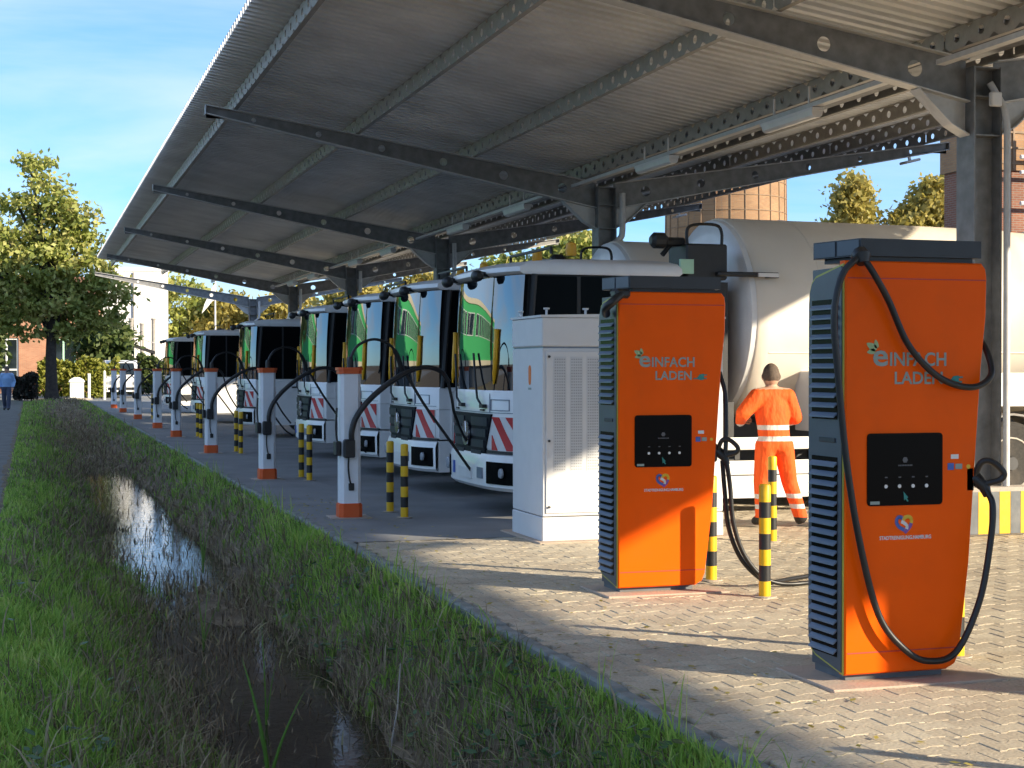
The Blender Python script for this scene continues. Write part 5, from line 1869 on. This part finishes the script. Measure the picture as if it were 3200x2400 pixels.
hedge('hedge', 'bright yellow green hedge along the brick building', 0.4, 4.9, 90.6, 91.8, 2.2, 'leaf_hedge', 5200, 0.12)
hedge('hedge', 'low yellow green hedge right of the white cabinets', 3.1, 4.0, 88.0, 88.8, 1.75, 'leaf_hedge', 1600, 0.10)
hedge('shrub', 'dark rounded shrub left of the tree trunk', -0.85, 0.35, 83.4, 84.4, 1.35, 'leaf_dark', 2200, 0.10, 'shrub')
hedge('hedge', 'tall dark green hedge behind the farthest charging posts', 4.6, 8.5, 101.5, 103, 2.4, 'leaf_green', 4200, 0.16)

# ------------------------------------------------------------------ far buildings
bb = thing('brick_building', 'low orange brick building with white framed windows behind the tree', 'building', (0, 0, 0))
YB = 109.2
piers = [(-14, -11.5), (-10.2, -7.0), (-5.5, -2.3), (-0.75, 1.33), (3.0, 4.75)]
mb = MB()
for a, b in piers:
    mb.box(a, b, YB, YB + 8, 0, 3.75)
for (a, b), (c, d) in zip(piers, piers[1:]):
    mb.box(b, c, YB + 0.06, YB + 0.4, 0, 0.85)
mb.box(-14, 4.75, YB - 0.02, YB + 8.02, 3.75, 6.4)
mb.build('wall', 'brick_orange', bb)
mb = MB()
mb.prism([(YB - 0.35, 6.35), (YB + 8.35, 6.35), (YB + 4, 8.2)], 'x', -14.3, 5.05)
mb.build('roof', 'roof_tile', bb)
for (a, b), (c, d) in zip(piers, piers[1:]):
    wi = MB()
    for x in (b, 0.5 * (b + c) - 0.06, c - 0.12):
        wi.box(x, x + 0.12, YB + 0.10, YB + 0.2, 0.85, 3.75)
    for z in (0.85, 1.55, 3.63):
        wi.box(b + 0.12, 0.5 * (b + c) - 0.06, YB + 0.10, YB + 0.2, z, z + 0.11)
        wi.box(0.5 * (b + c) + 0.06, c - 0.12, YB + 0.10, YB + 0.2, z, z + 0.11)
    f_ = wi.build('window', 'frame_white' if b < -1 else 'frame_mint', bb)
    for xa, xb in ((b + 0.12, 0.5 * (b + c) - 0.06), (0.5 * (b + c) + 0.06, c - 0.12)):
        MB().box(xa, xb, YB + 0.14, YB + 0.16, 0.96, 3.63).build('pane', 'pane_dark', f_)

wb = thing('white_building', 'tall plain white building with pipes in front of it', 'building', (0, 0, 0))
MB().box(5.2, 10.75, 128.2, 138, 0, 9.6).build('wall', 'plaster_white', wb)
MB().box(5.1, 10.85, 128.1, 138.1, 9.6, 9.9).build('parapet', 'plaster_white', wb)
MB().tube([(8.0, 128.08, 0), (8.0, 128.08, 9.5)], 0.07, 8).build('downpipe', 'steel_pipe', wb)
for x, z in ((6.9, 4.9), (7.7, 5.6), (8.55, 5.2), (9.45, 5.6)):
    MB().lathe([(0.16, 0), (0.16, z), (0.22, z), (0.22, z + 0.12)], c=(x, 126.5, 0), n=10).build('vent_pipe', 'steel_pipe', wb)
gw_ = thing('sloping_gangway', 'sloping grey covered gangway beside the white building', 'gangway', (0, 0, 0))
mb = MB()
mb.add([(4.6, 112, 4.3), (8.4, 111, 2.9), (8.4, 111, 2.7), (4.6, 112, 4.1), (4.6, 113.6, 4.3), (8.4, 112.6, 2.9), (8.4, 112.6, 2.7), (4.6, 113.6, 4.1)],
       [(0, 1, 2, 3), (4, 7, 6, 5), (0, 4, 5, 1), (3, 2, 6, 7), (0, 3, 7, 4), (1, 5, 6, 2)])
mb.build('deck', 'steel_dark', gw_)
for k in range(9):
    u = k / 8
    x, y, z = 4.6 + 3.8 * u, 112 - u - 0.05, 4.3 - 1.4 * u
    MB().tube([(x, y, z), (x, y, z + 0.55)], 0.035, 6).build('baluster', 'galv', gw_)
MB().tube([(4.6, 111.95, 4.85), (8.4, 110.95, 3.45)], 0.04, 6).build('handrail', 'galv', gw_)
for x, y, z in ((5.0, 112.3, 4.1), (8.2, 111.4, 2.8)):
    MB().tube([(x, y, 0), (x, y, z)], 0.09, 8).build('support', 'steel_dark', gw_)

# flag pole
fp = thing('flagpole', 'white flagpole with a limp white flag above the sixth truck', 'flagpole', (12.63, 111.3, 0))
MB().lathe([(0.09, 0), (0.05, 8.2), (0.08, 8.22), (0.02, 8.35)], n=10).build('pole', 'lamp_white', fp)
mb = MB()
fl_p = [(0.06, 7.9), (-0.25, 7.4), (-0.75, 6.3), (-0.95, 5.6), (-0.6, 6.0), (-0.2, 6.5), (0.05, 6.6)]
mb.prism(fl_p, 'y', -0.03, 0.03)
mb.build('flag', 'lamp_white', fp)

# round brick tower with straps
tw = thing('brick_tower', 'round tan brick tower wrapped in straps behind the truck drums', 'tower', (41.0, 86.7, 0))
MB().lathe([(3.85, 0), (3.62, 15.5), (3.8, 15.6), (3.8, 16.2), (3.4, 16.3)], n=64).build('shaft', 'brick_tan', tw, smooth=True)
for k in range(14):
    z = 3.0 + 0.9 * k
    r = 3.85 - 0.23 * z / 15.5 + 0.02
    MB().lathe([(r - 0.03, z), (r + 0.02, z + 0.01), (r + 0.02, z + 0.05), (r - 0.03, z + 0.06)], n=64).build('hoop', 'strap_rust', tw)
mb = MB()
for k in range(26):
    a = 2 * math.pi * k / 26
    mb = MB().tube([(3.87 * math.cos(a), 3.87 * math.sin(a), 0), (3.65 * math.cos(a), 3.65 * math.sin(a), 15.4)], 0.03, 5)
    mb.build('strap', 'strap_rust', tw)

# square brick tower at the right edge
bt = thing('brick_chimney_house', 'dark red brick building with pipes behind the right canopy column', 'building', (0, 0, 0))
MB().box(29.0, 42, 43.0, 44.5, 0, 8.1).build('wall', 'brick_red', bt)
MB().box(28.9, 42.1, 42.9, 44.6, 8.1, 22.6).build('upper_wall', 'brick_tan', bt)
for k in range(9):
    MB().box(28.88, 42.12, 42.86, 42.9, 8.3 + 0.5 * k, 8.36 + 0.5 * k).build('band', 'strap_rust', bt)
for k in range(14):
    MB().box(29.0 + 0.5 * k, 29.06 + 0.5 * k, 42.85, 42.9, 8.12, 12.9).build('strap', 'strap_rust', bt)
for z in (8.0, 8.5, 7.0):
    MB().tube([(30.6, 42.6, z), (36, 42.6, z)], 0.07, 8).build('pipe', 'lamp_white', bt)
MB().tube([(30.9, 42.55, 0), (30.9, 42.55, 9.2)], 0.08, 8).build('pipe', 'lamp_white', bt)

hall = thing('sun_block_hall', 'added sun-blocking brick hall right of the canopy, outside the picture', 'building', (0, 0, 0))  # invented unseen block, added to keep low sun off the far truck sides
MB().box(22, 36, 12.0, 28.5, 0, 8.8).build('wall', 'brick_red', hall)
MB().box(21.8, 36.2, 11.8, 28.7, 8.8, 9.2).build('roof', 'galv', hall)
for k in range(4):
    MB().box(21.94, 22.0, 12.6 + 4.0 * k, 15.6 + 4.0 * k, 0.05, 4.2).build('gate', 'vent_grey', hall)

# green office building left of the ditch, outside the frame (mirrored in the windscreens)
gb = thing('green_building', 'green office building with cream trims left of the ditch, mirrored in the windscreens', 'building', (0, 0, 0))
X0, X1, YG = -46.0, -3.2, 84.0
MB().box(X0, X1, YG, YG + 10, 2.0, 7.8).build('wall', 'facade_green', gb)
MB().box(X0 + 0.3, X1 - 0.3, YG + 0.4, YG + 9.6, 0, 2.0).build('ground_floor', 'slate', gb)
mb = MB()
for z0, z1 in ((1.6, 2.1), (7.6, 8.05)):
    mb.box(X0 - 0.1, X1 + 0.1, YG - 0.12, YG + 10.1, z0, z1)
mb.build('trim', 'plaster_cream', gb)
k = 0
x = X0 + 0.8
while x < X1 - 1.6:
    w_ = MB().box(x, x + 1.55, YG - 0.05, YG - 0.004, 4.5, 6.8)
    f_ = w_.build('window', 'frame_white', gb)
    for j in range(2):
        MB().box(x + 0.08 + 0.74 * j, x + 0.73 + 0.74 * j, YG - 0.062, YG - 0.05, 4.6, 6.7).build('pane', 'pane_dark', f_)
    x += 2.2

# small things by the hedge
ec = thing('service_cabinet', 'small white service cabinet with rounded lid by the hedge', 'cabinet', (2.35, 84.9, 0))
MB().box(-0.36, 0.36, -0.25, 0.25, 0.1, 0.95, bevel=0.02).build('body', 'frame_white', ec)
MB().prism([(-0.42, 0.95), (0.42, 0.95), (0.36, 1.08), (0.15, 1.2), (-0.15, 1.2), (-0.36, 1.08)], 'y', -0.3, 0.3).build('lid', 'frame_white', ec)
MB().box(-0.8, 0.8, -0.4, 0.4, 0.0, 0.1).build('base', 'concrete', ec)
MB().box(-0.28, 0.28, -0.262, -0.25, 0.18, 0.85).build('door', 'vent_grey', ec)
wp_ = thing('marker_post', 'slim white post right of the service cabinet', 'post', (3.78, 84.7, 0))
MB().box(-0.06, 0.06, -0.06, 0.06, 0.0, 1.5, bevel=0.01).build('shaft', 'frame_white', wp_)
MB().prism([(-0.07, 1.5), (0.07, 1.5), (0, 1.58)], 'y', -0.07, 0.07).build('tip', 'frame_white', wp_)
sp_ = thing('marker_post', 'short white post beside the small white cabinet', 'post', (2.98, 84.6, 0))
MB().box(-0.07, 0.07, -0.07, 0.07, 0.0, 1.35, bevel=0.01).build('shaft', 'frame_white', sp_)
MB().box(-0.08, 0.08, -0.08, 0.08, 1.35, 1.40).build('tip', 'frame_white', sp_)

# white van far behind the posts
vn = thing('parked_van', 'white delivery van parked far behind the last charging posts', 'van', (5.0, 90.0, 0))
body = [(0.0, 0.35), (0.0, 1.0), (0.15, 1.15), (0.75, 1.25), (1.35, 2.05), (1.7, 2.15), (4.6, 2.15), (4.7, 2.0), (4.7, 0.35)]
MB().prism(body, 'x', -0.9, 0.9) and None
mb = MB()
mb.prism([(y, z) for y, z in body], 'x', -0.9, 0.9)
mb.build('body', 'white_paint', vn)
mb = MB()
mb.add([(-0.78, 0.80, 1.30), (0.78, 0.80, 1.30), (0.70, 1.30, 1.97), (-0.70, 1.30, 1.97)], [(0, 1, 2, 3)])
o = mb.build('windscreen', 'pane_dark', vn)
o.location = (0, -0.02, 0.02)
for sx in (-1, 1):
    MB().prism([(1.25, 1.3), (2.3, 1.3), (2.3, 1.95), (1.6, 1.95)], 'x', sx * 0.9, sx * 0.906).build('side_window', 'pane_dark', vn)
    MB().box(sx * 0.85, sx * 0.55, -0.01, 0.02, 0.75, 0.95).build('headlight', 'lens', vn)
    for yy in (0.9, 3.8):
        MB().lathe([(0.18, 0), (0.33, 0.0), (0.33, 0.2), (0.18, 0.2)], axis='x', c=(sx * 0.85 - 0.1, yy, 0.33), n=20).build('wheel', 'tyre', vn)
MB().box(-0.8, 0.8, -0.015, 0.0, 0.45, 0.6).build('bumper', 'black_plastic', vn)
